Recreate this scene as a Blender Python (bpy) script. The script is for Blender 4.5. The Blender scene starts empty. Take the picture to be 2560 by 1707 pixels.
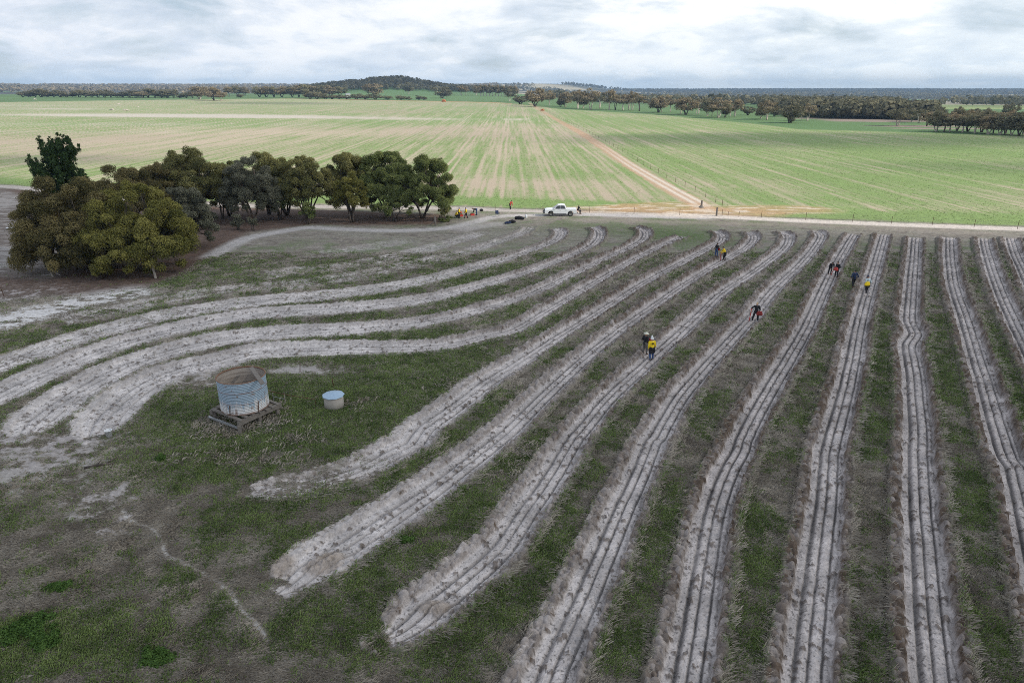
import bpy, bmesh, math, random
import numpy as np
from mathutils import Vector, Matrix, Quaternion
R = math.radians
rnd = random.Random(7)
nr = np.random.default_rng(11)
sc = bpy.context.scene
C = sc.collection

# ------------------------------------------------------------------ camera
H = 19.5                     # drone height above the paddock
PITCH = R(20.3)
FPX = 1706.7                 # focal length in photo pixels (24 mm equivalent)
cam = bpy.data.cameras.new("camera"); cam.lens = 24; cam.sensor_width = 36
cam.clip_start = 0.5; cam.clip_end = 40000
co = bpy.data.objects.new("camera", cam); C.objects.link(co)
co.location = (0, 0, H); co.rotation_euler = (math.pi/2 - PITCH, 0, 0)
sc.camera = co
# ------------------------------------------------------------------ light
SUN_EL, SUN_AZ = R(33), R(103)          # azimuth clockwise from the view direction (+Y)
sund = Vector((math.cos(SUN_EL)*math.sin(SUN_AZ), math.cos(SUN_EL)*math.cos(SUN_AZ), math.sin(SUN_EL)))
sl = bpy.data.lights.new("sun", 'SUN'); sl.energy = 4.1; sl.angle = R(0.53); sl.color = (1.0, 0.93, 0.82)
so = bpy.data.objects.new("sun", sl); C.objects.link(so)
so.rotation_euler = sund.to_track_quat('Z', 'Y').to_euler(); so.location = sund*900
world = bpy.data.worlds.new("World"); sc.world = world; world.use_nodes = True
nt = world.node_tree; nt.nodes.clear()
def N(nt, typ, **kw):
    n = nt.nodes.new(typ)
    ins = kw.pop('ins', {})
    for k, v in kw.items(): setattr(n, k, v)
    for k, v in ins.items():
        if hasattr(v, 'is_output'): nt.links.new(v, n.inputs[k])
        else: n.inputs[k].default_value = v
    return n
def M_(nt, op, a, b=None, c=None, clamp=False):
    ins = {0: a}
    if b is not None: ins[1] = b
    if c is not None: ins[2] = c
    return N(nt, 'ShaderNodeMath', operation=op, use_clamp=clamp, ins=ins).outputs[0]
def MIX(nt, f, a, b, bt='MIX'):
    n = nt.nodes.new('ShaderNodeMix'); n.data_type = 'RGBA'; n.blend_type = bt; n.clamp_factor = True
    for k, v in ((0, f), (6, a), (7, b)):
        if hasattr(v, 'is_output'): nt.links.new(v, n.inputs[k])
        else: n.inputs[k].default_value = v if k == 0 else ((*v, 1) if len(v) == 3 else v)
    return n.outputs[2]
def RAMP(nt, f, pts):
    n = nt.nodes.new('ShaderNodeValToRGB'); nt.links.new(f, n.inputs[0])
    e = n.color_ramp.elements
    while len(e) < len(pts): e.new(0.5)
    for i, (p, c) in enumerate(pts):
        e[i].position = p; e[i].color = (c, c, c, 1) if not hasattr(c, '__len__') else (*c, 1)
    return n.outputs[0]
def NOISE(nt, vec, scale, detail=4, rough=0.55, dist=0.0, out=0):
    return N(nt, 'ShaderNodeTexNoise', ins={'Vector': vec, 'Scale': scale, 'Detail': detail, 'Roughness': rough, 'Distortion': dist}).outputs[out]

sky = N(nt, 'ShaderNodeTexSky', sky_type='NISHITA', sun_disc=False, sun_elevation=SUN_EL, sun_rotation=SUN_AZ,
        air_density=1.0, dust_density=1.0, ozone_density=1.5)
tc = N(nt, 'ShaderNodeTexCoord').outputs['Generated']
sx = N(nt, 'ShaderNodeSeparateXYZ', ins={0: tc})
zc = M_(nt, 'MAXIMUM', sx.outputs[2], 0.0)
zz = M_(nt, 'ADD', zc, 0.17)
px = M_(nt, 'DIVIDE', sx.outputs[0], zz); py = M_(nt, 'DIVIDE', sx.outputs[1], zz)
pv = N(nt, 'ShaderNodeCombineXYZ', ins={0: px, 1: M_(nt, 'MULTIPLY', py, 0.8), 2: 3.7}).outputs[0]
def dirn(a, c, off): return N(nt, 'ShaderNodeVectorMath', operation='MULTIPLY_ADD', ins={0: tc, 1: (a, a, c), 2: off}).outputs[0]
n1 = NOISE(nt, dirn(5.0, 17.0, (21.7, 8.8, 3.3)), 1.0, 9, 0.58, 0.35)
n2 = NOISE(nt, dirn(2.0, 8.0, (2.3, 6.7, 1.4)), 1.0, 6, 0.5, 0.3)
n3 = NOISE(nt, dirn(15.0, 48.0, (1.9, 5.2, 8.8)), 1.0, 8, 0.6, 0.3)
# small puffs just above the horizon are drawn in the direction itself
dv = N(nt, 'ShaderNodeVectorMath', operation='MULTIPLY', ins={0: tc, 1: (13.0, 13.0, 52.0)}).outputs[0]
n4 = NOISE(nt, dv, 1.0, 6, 0.55, 0.3)
low = RAMP(nt, zc, [(0.012, 1.0), (0.05, 0.0)])
base = M_(nt, 'ADD', M_(nt, 'MULTIPLY', n1, 0.55), M_(nt, 'ADD', M_(nt, 'MULTIPLY', n2, 0.20), M_(nt, 'MULTIPLY', n3, 0.25)))
dens0 = M_(nt, 'ADD', M_(nt, 'MULTIPLY', base, M_(nt, 'SUBTRACT', 1.0, M_(nt, 'MULTIPLY', low, 0.6))), M_(nt, 'MULTIPLY', n4, M_(nt, 'MULTIPLY', low, 0.6)))
dens = M_(nt, 'ADD', M_(nt, 'MULTIPLY', M_(nt, 'SUBTRACT', dens0, 0.49), 1.7), 0.475)
grey = RAMP(nt, dens, [(0.30, (6.0, 6.85, 7.9)), (0.42, (7.1, 7.8, 8.6)), (0.51, (8.2, 8.75, 9.25)), (0.57, (9.5, 9.75, 9.9)), (0.68, (10.4, 10.4, 10.3))])
right = N(nt, 'ShaderNodeMapRange', ins={0: sx.outputs[0], 1: -0.7, 2: 0.9, 3: 0.88, 4: 1.10}).outputs[0]
zen = N(nt, 'ShaderNodeMapRange', ins={0: zc, 1: 0.15, 2: 0.9, 3: 1.0, 4: 0.86}).outputs[0]
cl = MIX(nt, 1.0, grey, N(nt, 'ShaderNodeCombineColor', ins={0: M_(nt, 'MULTIPLY', right, M_(nt, 'POWER', zen, 1.3)), 1: M_(nt, 'MULTIPLY', right, zen), 2: M_(nt, 'MULTIPLY', M_(nt, 'POWER', right, 0.6), M_(nt, 'POWER', zen, 0.6))}).outputs[0], 'MULTIPLY')
gap = RAMP(nt, n1, [(0.36, 0.95), (0.46, 0.2), (0.52, 0.0)])
blue = MIX(nt, 1.0, sky.outputs[0], (0.75, 0.8, 0.85), 'MULTIPLY')
paleblue = MIX(nt, 0.85, (7.2, 8.8, 9.8), blue)
col = MIX(nt, M_(nt, 'MULTIPLY', gap, 0.6), cl, paleblue)
hz = RAMP(nt, zc, [(0.0, 0.55), (0.03, 0.12), (0.10, 0.0)])
col = MIX(nt, hz, col, (7.2, 8.5, 9.2))
bg = N(nt, 'ShaderNodeBackground', ins={'Color': col, 'Strength': 0.1})
nt.links.new(bg.outputs[0], N(nt, 'ShaderNodeOutputWorld').inputs[0])
vs = sc.view_settings
vs.view_transform = 'Standard'; vs.look = 'None'; vs.exposure = 0.16; vs.gamma = 1.0; vs.use_curve_mapping = False
sc.cycles.use_denoising = False
sc.cycles.filter_width = 0.95
sc.cycles.max_bounces = 6; sc.cycles.diffuse_bounces = 3; sc.cycles.glossy_bounces = 2
sc.cycles.transparent_max_bounces = 12; sc.cycles.volume_bounces = 0
sc.cycles.caustics_reflective = False; sc.cycles.caustics_refractive = False

# ------------------------------------------------------------------ helpers
def tag(o, label=None, cat=None, group=None, kind=None):
    if label: o['label'] = label
    if cat: o['category'] = cat
    if group: o['group'] = group
    if kind: o['kind'] = kind
    return o
def link(o, parent=None):
    C.objects.link(o)
    if parent: o.parent = parent
    return o
def empty(name, loc, rz=0.0, label=None, cat=None, group=None):
    o = bpy.data.objects.new(name, None); o.empty_display_size = 0.3
    o.location = loc; o.rotation_euler = (0, 0, rz); link(o)
    return tag(o, label, cat, group)
def mesh_np(name, verts, faces, mats, parent=None, fm=None, smooth=False, attrs=None):
    """verts (n,3); faces (m,k) int array of one size k"""
    me = bpy.data.meshes.new(name)
    verts = np.ascontiguousarray(verts, np.float32); faces = np.ascontiguousarray(faces, np.int32)
    n, (m, k) = len(verts), faces.shape
    me.vertices.add(n); me.vertices.foreach_set('co', verts.ravel())
    me.loops.add(m*k); me.loops.foreach_set('vertex_index', faces.ravel())
    me.polygons.add(m); me.polygons.foreach_set('loop_start', np.arange(0, m*k, k, dtype=np.int32))
    if fm is not None: me.polygons.foreach_set('material_index', np.ascontiguousarray(fm, np.int32))
    me.polygons.foreach_set('use_smooth', np.full(m, bool(smooth)))
    for a, (dom, val) in (attrs or {}).items():
        at = me.attributes.new(a, 'FLOAT', dom); at.data.foreach_set('value', np.ascontiguousarray(val, np.float32))
    me.update(calc_edges=True)
    for mt in (mats if isinstance(mats, (list, tuple)) else [mats]): me.materials.append(mt)
    return link(bpy.data.objects.new(name, me), parent)
def ray(u, v):
    d = Vector(((u-1280)/FPX, math.cos(PITCH) - (v-853.5)/FPX*math.sin(PITCH)*1.0, -math.sin(PITCH) - (v-853.5)/FPX*math.cos(PITCH)))
    return d
def G(u, v, z=0.0):
    d = ray(u, v); t = (z-H)/d.z
    return (d.x*t, d.y*t)
def seg(pts): return [G(u, v) for u, v in pts]
def crop(x0, y0, s, pts): return [(x0+a/s, y0+b/s) for a, b in pts]
# ---- numpy value noise
def _h(ix, iy, seed):
    n = (ix.astype(np.int64)*374761393 + iy.astype(np.int64)*668265263 + seed*974711) & 0xffffffff
    n = ((n ^ (n >> 13))*1274126177) & 0xffffffff
    n = n ^ (n >> 16)
    return (n & 0xffff).astype(np.float32)/65535.0
def vn(x, y, seed=0):
    fx = np.floor(x); fy = np.floor(y); ix = fx.astype(np.int64); iy = fy.astype(np.int64)
    a = (x-fx).astype(np.float32); b = (y-fy).astype(np.float32)
    a = a*a*(3-2*a); b = b*b*(3-2*b)
    return (_h(ix, iy, seed)*(1-a)+_h(ix+1, iy, seed)*a)*(1-b) + (_h(ix, iy+1, seed)*(1-a)+_h(ix+1, iy+1, seed)*a)*b
def fbm(x, y, oct=4, seed=0, g=0.5):
    s = 0; w = 0; a = 1.0
    for i in range(oct):
        s = s + a*vn(x*2.03**i + 13.7*i, y*2.03**i - 7.1*i, seed+i); w += a; a *= g
    return s/w
def clods(x, y, cell, seed):
    """rounded lumps on a jittered grid: height above the bed and a tone for each lump"""
    gx = np.floor(x/cell); gy = np.floor(y/cell); best = np.zeros_like(x, dtype=np.float32); tone = np.zeros_like(best)
    for dx in (-1, 0, 1):
        for dy in (-1, 0, 1):
            cx = gx+dx; cy = gy+dy
            px_ = (cx+0.15+0.7*_h(cx, cy, seed))*cell; py_ = (cy+0.15+0.7*_h(cx, cy, seed+1))*cell
            h = _h(cx, cy, seed+2); r = cell*(0.35+0.55*h)
            z = np.sqrt(np.clip(r*r-(x-px_)**2-(y-py_)**2, 0, None))*(0.7+0.6*_h(cx, cy, seed+3))
            m = z > best; best = np.where(m, z, best); tone = np.where(m, _h(cx, cy, seed+4), tone)
    return best, tone
def sst(a, b, x):
    t = np.clip((x-a)/(b-a), 0, 1); return t*t*(3-2*t)
def gs(s, c, w): return np.exp(-((s-c)/w)**2)

# ------------------------------------------------------------------ terrain
_zl = np.array([(0, 0), (450, 0), (700, 2.0), (1000, 6.0), (1300, 9.2), (1700, 9.5), (2300, 5), (3000, 6), (4000, 22), (5000, 36), (6000, 36), (8000, 20), (14000, 10)], float)
_zr = np.array([(0, 0), (900, 0), (1500, -7), (2200, -16), (3000, -17), (4200, -9), (5500, -6), (6800, 1), (8500, 8), (10000, 4), (14000, 0)], float)
def terr(x, y):
    x = np.asarray(x, float); y = np.asarray(y, float)
    r = np.hypot(x, y)
    w = sst(-0.03, 0.17, x/np.maximum(y, 50.0))
    zl = 0; zr = 0
    for k in (0.93, 1.0, 1.07):
        zl = zl + np.interp(r*k, _zl[:, 0], _zl[:, 1])/3; zr = zr + np.interp(r*k, _zr[:, 0], _zr[:, 1])/3
    z = zl*(1-w)+zr*w
    f = sst(2500, 4500, r)
    z = z + f*(fbm(x/900.0, y/900.0, 3, 5)-0.5)*14
    z = z + f*34*np.exp(-((x-330)/430)**2-((y-4700)/700)**2)
    # the wooded hill behind the crop
    z = z + 27*np.exp(-((x+268)/95)**2-((y-1720)/190)**2) + 13*np.exp(-((x+405)/85)**2-((y-1720)/190)**2) + 6*np.exp(-((x+100)/90)**2-((y-1720)/190)**2)
    return z
def T(x, y): return float(terr(x, y))
def GT(u, v, rmax=9000.0):
    """where the sight line first meets the land"""
    d = ray(u, v); r = 100.0; hv = math.hypot(d.x, d.y)
    while r < rmax:
        t = r/hv
        if H+d.z*t < T(d.x*t, d.y*t): break
        r *= 1.01
    t = r/hv
    return (d.x*t, d.y*t)
def GD(u, v, dist):
    """point on the land at a given distance in the direction of a column; and the height of the sight line there"""
    d = ray(u, v); t = dist/d.y
    return d.x*t, d.y*t, H+d.z*t

# planting rows: centre lines on the ground
F_ = lambda p: crop(1280, 550, 1.8375, p); G_ = lambda p: crop(1280, 1100, 1.8375, p)
A_ = lambda p: crop(400, 540, 2.6727, p); B_ = lambda p: crop(0, 680, 3.484, p)
C_ = lambda p: crop(640, 640, 3.484, p); D_ = lambda p: crop(640, 1080, 2.5016, p); E_ = lambda p: crop(1260, 540, 2.94, p)
ROWS = [
 F_([(2285, 80), (2310, 150), (2352, 240), (2420, 400), (2500, 560), (2620, 800), (2780, 1100)]),
 F_([(2165, 82), (2195, 200), (2235, 310), (2290, 440), (2350, 560), (2430, 720), (2560, 980), (2700, 1280)]),
 F_([(2008, 78), (2012, 180), (2030, 300), (2085, 470), (2130, 620), (2185, 800), (2225, 940), (2275, 1090)])+G_([(2310, 130), (2360, 330), (2420, 600), (2500, 900), (2580, 1200), (2640, 1400)]),
 F_([(1852, 78), (1842, 220), (1830, 360), (1826, 460), (1850, 520), (1822, 570), (1832, 640), (1845, 720), (1852, 830), (1862, 980)])+G_([(1862, 60), (1868, 250), (1885, 500), (1905, 800), (1935, 1115), (1960, 1400)]),
 F_([(1708, 64), (1690, 130), (1655, 250), (1615, 390), (1588, 500), (1562, 640), (1520, 820), (1480, 970)])+G_([(1458, 50), (1440, 250), (1408, 500), (1378, 750), (1345, 1115), (1318, 1400)]),
 F_([(1572, 62), (1530, 130), (1470, 235), (1405, 370), (1345, 500), (1270, 630), (1185, 770), (1110, 900), (1060, 1000)])+G_([(1040, 50), (985, 150), (925, 330), (885, 550), (850, 780), (815, 1000), (795, 1115), (760, 1400)]),
 F_([(1372, 48), (1412, 62), (1410, 95), (1330, 195), (1210, 310), (1110, 430), (1010, 540), (900, 660), (780, 800), (700, 930), (660, 1000)])+G_([(645, 0), (585, 150), (500, 330), (405, 550), (320, 750), (225, 960), (160, 1115), (60, 1400)]),
 F_([(1218, 50), (1266, 72), (1262, 110), (1220, 155), (1130, 225), (970, 330), (860, 435), (740, 545), (590, 680), (450, 810), (340, 940), (280, 1010)])+G_([(180, 160), (60, 330), (-30, 470)])+D_([(1500, 760), (1380, 870), (1240, 990), (1100, 1100), (960, 1210), (860, 1275), (760, 1320)]),
 F_([(1062, 52), (1105, 68), (1105, 95), (1060, 138), (950, 200), (800, 290), (640, 400), (500, 500), (350, 620), (210, 745), (100, 850), (0, 950)])+D_([(1480, 70), (1300, 205), (1100, 355), (900, 490), (700, 625), (500, 755), (350, 855), (220, 945), (110, 1010)]),
 F_([(915, 48), (962, 66), (962, 95), (920, 122), (800, 185), (600, 292), (400, 420), (200, 545), (0, 675)])+C_([(2000, 1105), (1800, 1260), (1600, 1400), (1450, 1510)])+D_([(980, 70), (850, 130), (700, 215), (500, 290), (350, 330), (180, 352), (40, 368), (-60, 372)]),
 F_([(792, 74), (700, 115), (550, 190), (350, 305), (150, 425), (0, 512)])+C_([(2000, 705), (1700, 775), (1400, 803), (1100, 808), (800, 808), (400, 822), (0, 845)])+B_([(1900, 790), (1600, 850), (1400, 920), (1200, 1030), (1060, 1140), (940, 1260), (860, 1370), (800, 1450)]),
 F_([(542, 32), (600, 46), (612, 70), (575, 108), (450, 170), (300, 240), (130, 322), (0, 372)])+C_([(2000, 460), (1700, 540), (1400, 595), (1100, 627), (800, 648), (400, 668), (0, 695)])+B_([(1900, 595), (1600, 665), (1300, 750), (1050, 845), (800, 975), (600, 1095), (360, 1270), (190, 1440)]),
 F_([(352, 32), (395, 46), (402, 72), (372, 112), (280, 160), (130, 222), (0, 264)])+C_([(1900, 280), (1600, 360), (1300, 412), (1000, 445), (600, 475), (0, 515)])+B_([(1800, 445), (1500, 510), (1200, 590), (900, 685), (600, 805), (300, 935), (0, 1085), (-200, 1200)]),
 F_([(178, 38), (220, 52), (215, 78), (180, 105), (100, 135), (0, 172)])+C_([(1900, 105), (1600, 188), (1300, 256), (1000, 300), (600, 350), (300, 376), (0, 402)])+B_([(1800, 322), (1500, 372), (1300, 415), (1000, 495), (700, 575), (400, 680), (0, 815), (-200, 890)]),
 F_([(88, 28), (60, 55), (0, 80)])+A_([(2200, 195), (2000, 255), (1700, 325), (1400, 390), (1100, 437), (900, 460), (600, 485), (300, 520), (0, 572)])+B_([(1100, 320), (800, 380), (500, 440)]),
 A_([(2215, 95), (2000, 165), (1700, 245), (1500, 292), (1200, 347), (900, 372), (700, 397), (420, 422)]),
 A_([(1780, 140), (1550, 185), (1300, 225), (1000, 268), (680, 300)]),
 F_([(2400, 86), (2450, 190), (2560, 390), (2700, 640), (2900, 980)]),
 F_([(2520, 92), (2600, 230), (2780, 500), (3000, 820)]),
 F_([(2640, 98), (2740, 240), (2960, 520)]),
]
def polyline(pts, step=0.5):
    p = np.array(pts, float)
    # Catmull-Rom through the points
    q = [p[0]]
    P = np.vstack([2*p[0]-p[1], p, 2*p[-1]-p[-2]])
    for i in range(1, len(P)-2):
        L = np.hypot(*(P[i+1]-P[i])); n = max(2, int(L/step))
        t = np.linspace(0, 1, n+1)[1:, None]
        m0 = (P[i+1]-P[i-1])/2; m1 = (P[i+2]-P[i])/2
        m0 *= min(1, 1.3*L/max(1e-6, np.hypot(*m0))); m1 *= min(1, 1.3*L/max(1e-6, np.hypot(*m1)))
        q.extend((2*t**3-3*t**2+1)*P[i]+(t**3-2*t**2+t)*m0+(-2*t**3+3*t**2)*P[i+1]+(t**3-t**2)*m1)
    return np.array(q)
# ------------------------------------------------------------------ the land: one sheet, finer where it is near
def build_land():
    vv = [2300, 2100, 1980, 1900, 1850]+list(np.arange(1810, 585, -1.25))+list(np.arange(585, 300, -1.0))+list(np.arange(300, 246, -0.8))
    ys = [-40.0, -20.0, -6.0, 2.0, 7.0]+[y for y in (G(1280, v)[1] for v in vv) if y > 9]
    while ys[-1] < 13500: ys.append(ys[-1]*1.012)
    ys = np.array(ys)
    core = np.linspace(-1.20, 1.34, 1860)
    out = 1.06+np.cumsum(np.linspace(0.004, 0.05, 36))
    ts = np.concatenate([-1.20-(out[::-1]-1.06), core, 1.34+(out-1.06)])
    Z = np.maximum(ys*math.cos(PITCH)+H*math.sin(PITCH), 14.0)*0.75
    X = ts[None, :]*Z[:, None]; Y = np.repeat(ys[:, None], len(ts), 1)
    ny, nx = X.shape
    Hh = terr(X, Y).astype(np.float32)
    near_n = int(np.searchsorted(ys, 125.0))          # grid rows that hold fine relief

    def near(poly, maxd):
        """signed offset and run length of every grid point near a polyline"""
        D = np.full((ny, nx), 1e9, np.float32); S = np.zeros((ny, nx), np.float32); L = np.zeros((ny, nx), np.float32)
        run = 0.0
        tot = float(np.hypot(*np.diff(poly, axis=0).T).sum())
        for a, b in zip(poly[:-1], poly[1:]):
            l = float(np.hypot(*(b-a)))
            if l < 1e-6: continue
            j0 = np.searchsorted(ys, min(a[1], b[1])-maxd); j1 = np.searchsorted(ys, max(a[1], b[1])+maxd)
            if j1 > j0:
                z0, z1 = Z[j0], Z[j1-1]
                xl = min(a[0], b[0])-maxd; xh = max(a[0], b[0])+maxd
                i0 = np.searchsorted(ts, min(xl/z0, xl/z1)); i1 = np.searchsorted(ts, max(xh/z0, xh/z1))
                if i1 > i0:
                    x = X[j0:j1, i0:i1]-a[0]; y = Y[j0:j1, i0:i1]-a[1]
                    ux, uy = (b-a)/l
                    q = x*ux+y*uy; qc = np.clip(q, 0, l)
                    dx = x-qc*ux; dy = y-qc*uy
                    d = np.hypot(dx, dy)
                    m = d < D[j0:j1, i0:i1]
                    D[j0:j1, i0:i1][m] = d[m]
                    sg = np.where(x*uy-y*ux >= 0, 1.0, -1.0)   # + on the right hand of the direction of travel
                    S[j0:j1, i0:i1][m] = (sg*d)[m]
                    L[j0:j1, i0:i1][m] = (run+qc)[m]
            run += l
        return D, S, L, tot
    def soft(D, w, e): return 1-sst(w-e, w+e, D)
    def poly_in(pts):
        p = np.array(pts); r = np.zeros((ny, nx), bool)
        for (x0, y0), (x1, y1) in zip(p, np.roll(p, -1, 0)):
            if y0 == y1: continue
            c = (Y >= min(y0, y1)) & (Y < max(y0, y1))
            r ^= c & (X < (Y-y0)/(y1-y0)*(x1-x0)+x0)
        return r
    def poly_soft(pts, e):
        m = poly_in(pts)
        p = np.vstack([pts, pts[:1]])
        D, _, _, _ = near(np.array(p, float), e*1.2)
        return np.where(m, 0.5+0.5*np.clip(D/e, 0, 1), 0.5-0.5*np.clip(D/e, 0, 1)).astype(np.float32)

    # --- noises shared by several rules
    nA = fbm(X/2.0, Y/2.0, 5, 1); nB = fbm(X/9.0, Y/9.0, 4, 21); nC = fbm(X/0.55, Y/0.55, 4, 31)
    nF = fbm(X/0.17, Y/0.17, 3, 41); nS = fbm(X/2.6+nB*2, Y/0.42, 4, 51); nW = fbm(X/1.0, Y/1.0, 3, 61)
    col = np.zeros((ny, nx, 3), np.float32)
    def lay(m, c, var=None):
        c = np.array(c, np.float32)
        cc = c[None, None, :] if var is None else c[None, None, :]*var[..., None]
        col[...] = col*(1-m[..., None])+cc*m[..., None]
    # --- paddock grass: dry litter, dead grass, green patches
    lay(np.ones((ny, nx), np.float32), (0.218, 0.190, 0.163), 0.40+1.2*nC)
    deadm = sst(0.40, 0.62, nS*0.6+nA*0.4)
    lay(deadm*0.85, (0.285, 0.255, 0.228), 0.50+1.0*nF)
    gz = np.zeros((ny, nx), np.float32)
    for (u, v, a, b, k) in [(400, 1050, 7.5, 7, .30), (880, 1000, 8, 7, .34), (960, 900, 8, 6, .2), (520, 1160, 5, 3, .14), (60, 1600, 3.0, 1.4, .4), (180, 1640, 1.6, .9, .3), (120, 1580, 1.3, .8, .3),
                            (1560, 575, 10, 6, .16), (400, 710, 4, 3, .1), (980, 1330, 5, 5, .06), (1150, 1620, 6, 4, .10), (1720, 590, 7, 6, .22), (2480, 900, 10, 14, .12), (700, 1050, 3, 2, -.14), (580, 1160, 3, 2, -.15)]:
        cx, cy = G(u, v); gz += k*np.exp(-((X-cx)/a)**2-((Y-cy)/b)**2)
    nog = np.zeros((ny, nx), np.float32)
    green = sst(0.37, 0.63, nB*0.26+nA*0.48+nC*0.26+gz+0.02*sst(-6, 6, X)-0.035)*(0.55+0.45*sst(0.3, 0.6, nF))
    green = np.maximum(green, 0.42*sst(0.47, 0.60, nC*0.55+nA*0.25+nF*0.2))
    green *= np.clip(1-0.8*gs(Y, 97, 7)*(1-gz*4), 0, 1)
    lay(green*0.93, (0.080, 0.124, 0.038), 0.55+0.9*nF)
    # --- bare ground under and left of the grove, dark with leaf litter
    lit = poly_soft(seg([(-400, 470), (0, 470), (300, 490), (500, 515), (1100, 536), (1105, 552), (1075, 560), (900, 562), (780, 560), (640, 580), (560, 612), (480, 672), (360, 720), (230, 738), (0, 748), (-400, 800)]), 4.0)
    lit = sst(0.35, 0.65, lit+0.35*(nB-0.5)); green *= 1-lit*0.95
    lay(lit*0.95, (0.120, 0.082, 0.066), 0.6+0.85*nC)
    brn = lit*sst(0.50, 0.66, nA)*0.6
    lay(brn, (0.135, 0.085, 0.066), 0.7+0.6*nF)
    bare = poly_soft(seg([(-400, 470), (0, 470), (60, 490), (90, 560), (200, 660), (120, 700), (0, 690), (-400, 700)]), 4.0)
    lay(sst(0.3, 0.7, bare)*0.85, (0.185, 0.158, 0.140), 0.7+0.6*nC)
    lay(sst(0.5, 0.62, nB*0.5+nS*0.5)*sst(0.4, 0.7, bare)*0.7, (0.40, 0.37, 0.35))
    # bare sandy, trampled corner at lower left, and flecks by the tank
    for (u, v, a, b, k) in [(120, 1150, 6, 5, .30), (250, 1250, 3, 3, .25), (60, 1100, 5, 2.0, .2), (760, 925, 4.5, 1.4, .35), (500, 950, 3, 3, .2), (310, 1300, 2, 2, .15), (20, 740, 6, 4, .2)]:
        cx, cy = G(u, v); m = np.exp(-((X-cx)/a)**2-((Y-cy)/b)**2)
        f = m*sst(0.525, 0.63, nC*0.45+nF*0.25+nS*0.22+k*m*0.55)
        green *= 1-m*0.6
        lay(np.clip(m*0.55, 0, 1), (0.170, 0.145, 0.128), 0.7+0.6*nF); lay(f*0.85, (0.38, 0.345, 0.34), 0.8+0.4*nF); nog = np.maximum(nog, np.clip(m*0.30+f, 0, 1))
    D, S, L, _ = near(polyline(seg(B_([(-300, 420), (0, 425), (400, 320), (800, 245), (1120, 195)]))), 7)
    D2, _, _, _ = near(polyline(seg(B_([(-300, 520), (0, 475), (350, 380), (700, 270), (1050, 200)]))), 7)
    pm = np.clip(np.maximum(soft(D, 2.6, 2.2), soft(D2, 2.0, 1.7)), 0, 1)*sst(0.28, 0.48, nS*0.55+nC*0.45)
    green *= 1-pm; nog = np.maximum(nog, pm)
    lay(pm, (0.60, 0.575, 0.565), 0.75+0.5*nF)
    # --- planting rows
    rel = np.zeros((ny, nx), np.float32); rowm = np.zeros((ny, nx), np.float32); clodm = np.zeros((ny, nx), np.float32)
    for ri, px_ in enumerate(ROWS):
        wp_ = seg(px_)
        if ri in (0, 1, 2, 17, 18, 19):          # these rows run on beyond the frame
            (xa, ya), (xb, yb) = wp_[-2:]; ln_ = math.hypot(xb-xa, yb-ya); wp_.append((xb+(xb-xa)/ln_*26, yb+(yb-ya)/ln_*26))
        P = polyline(wp_)
        D, S, L, tot = near(P, 2.6)
        k = D < 2.6
        jj, ii = np.nonzero(k)
        if len(jj) == 0: continue
        x = X[k]; y = Y[k]; s = S[k]; l = L[k]
        weak = {14: 0.7, 15: 0.65, 16: 0.45}.get(ri, 1.0)
        if ri == 13: weak = 0.85
        e_ = tot-l+(fbm(x/0.5, y/0.5, 3, 111)-0.5)*1.6
        end = sst(-0.2, 1.6, l)*sst(0.0, 0.7, e_) if ri < 15 or ri > 16 else sst(0, 5, l)*sst(0, 7, tot-l)
        wob = (fbm(l/8.0, l*0+ri*7.3, 3, 71)-0.5)*0.22
        if ri == 3:      # the kink where the machine went round something
            wob = wob
        s = s-wob*0.5
        if ri < 13: s = s/np.sqrt(np.clip((tot-l+0.25)/2.6, 0.12, 1.0))**0.9      # the banks close in where a row stops
        tail = sst(tot-8, tot-3.5, l) if ri == 9 else 0.0
        s = s*(1+0.30*tail)
        # direction: rows are traced from the far end, so + is the photo's left hand side
        s = -s*(1.27-0.45*sst(8, -20, x))
        lm = fbm(l/1.6, l*0+ri*3.1, 3, 81); lm2 = fbm(l/2.1, l*0+ri*5.7+40, 3, 83)
        sandy = sst(16, -18, x)*0.8+0.25*fbm(l/9.0, l*0+ri, 2, 85)          # paler, softer banks towards the left
        if ri in (7, 6): sandy = sandy*0.7+0.15
        fc = fbm(x/0.26, y/0.26, 4, 91); fc2 = fbm(x/0.11, y/0.11, 2, 95); cl = np.abs(fbm(x/0.34, y/0.34, 3, 97)-0.5)*2
        rag = (fc-0.5)*0.55+(fbm(x/0.9, y/0.9, 2, 99)-0.5)*0.4
        sL = s+rag*0.5
        lb = np.clip(sst(-1.95, -1.65, sL)*(1-sst(-1.20, -0.92, sL)), 0, 1)*(0.50+0.75*lm)
        rb = np.clip(sst(1.05, 1.25, sL)*(1-sst(1.55, 1.82, sL)), 0, 1)*(0.6+0.8*lm2)
        b = np.maximum(lb*0.85, rb)
        bed = sst(-1.95, -1.5, sL)*(1-sst(1.35, 1.75, sL))
        fin = fbm(l/0.20+0.5*s, s/0.6, 3, 93)
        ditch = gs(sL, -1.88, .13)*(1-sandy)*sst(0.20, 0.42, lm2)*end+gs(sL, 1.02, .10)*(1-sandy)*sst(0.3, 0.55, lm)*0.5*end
        c1, t1 = clods(x, y, 0.27, 301); c2, t2 = clods(x, y, 0.15, 311)
        big = c1 > c2*0.9; clod = np.maximum(c1, c2*0.9); ct = np.where(big, t1, t2)
        bx = np.clip(b*1.6, 0, 1)
        hgt = (b*(0.10+0.16*(fin-0.4))+bx*clod*(1.25+0.6*(fc-0.5)))*(1.30-0.95*np.clip(sandy, 0, 1))-ditch*0.26
        flat = sst(-1.25, -0.95, s)*(1-sst(0.95, 1.2, s))
        fs = s+(fbm(l/0.7, l*0+ri, 2, 101)-0.5)*0.05
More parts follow.
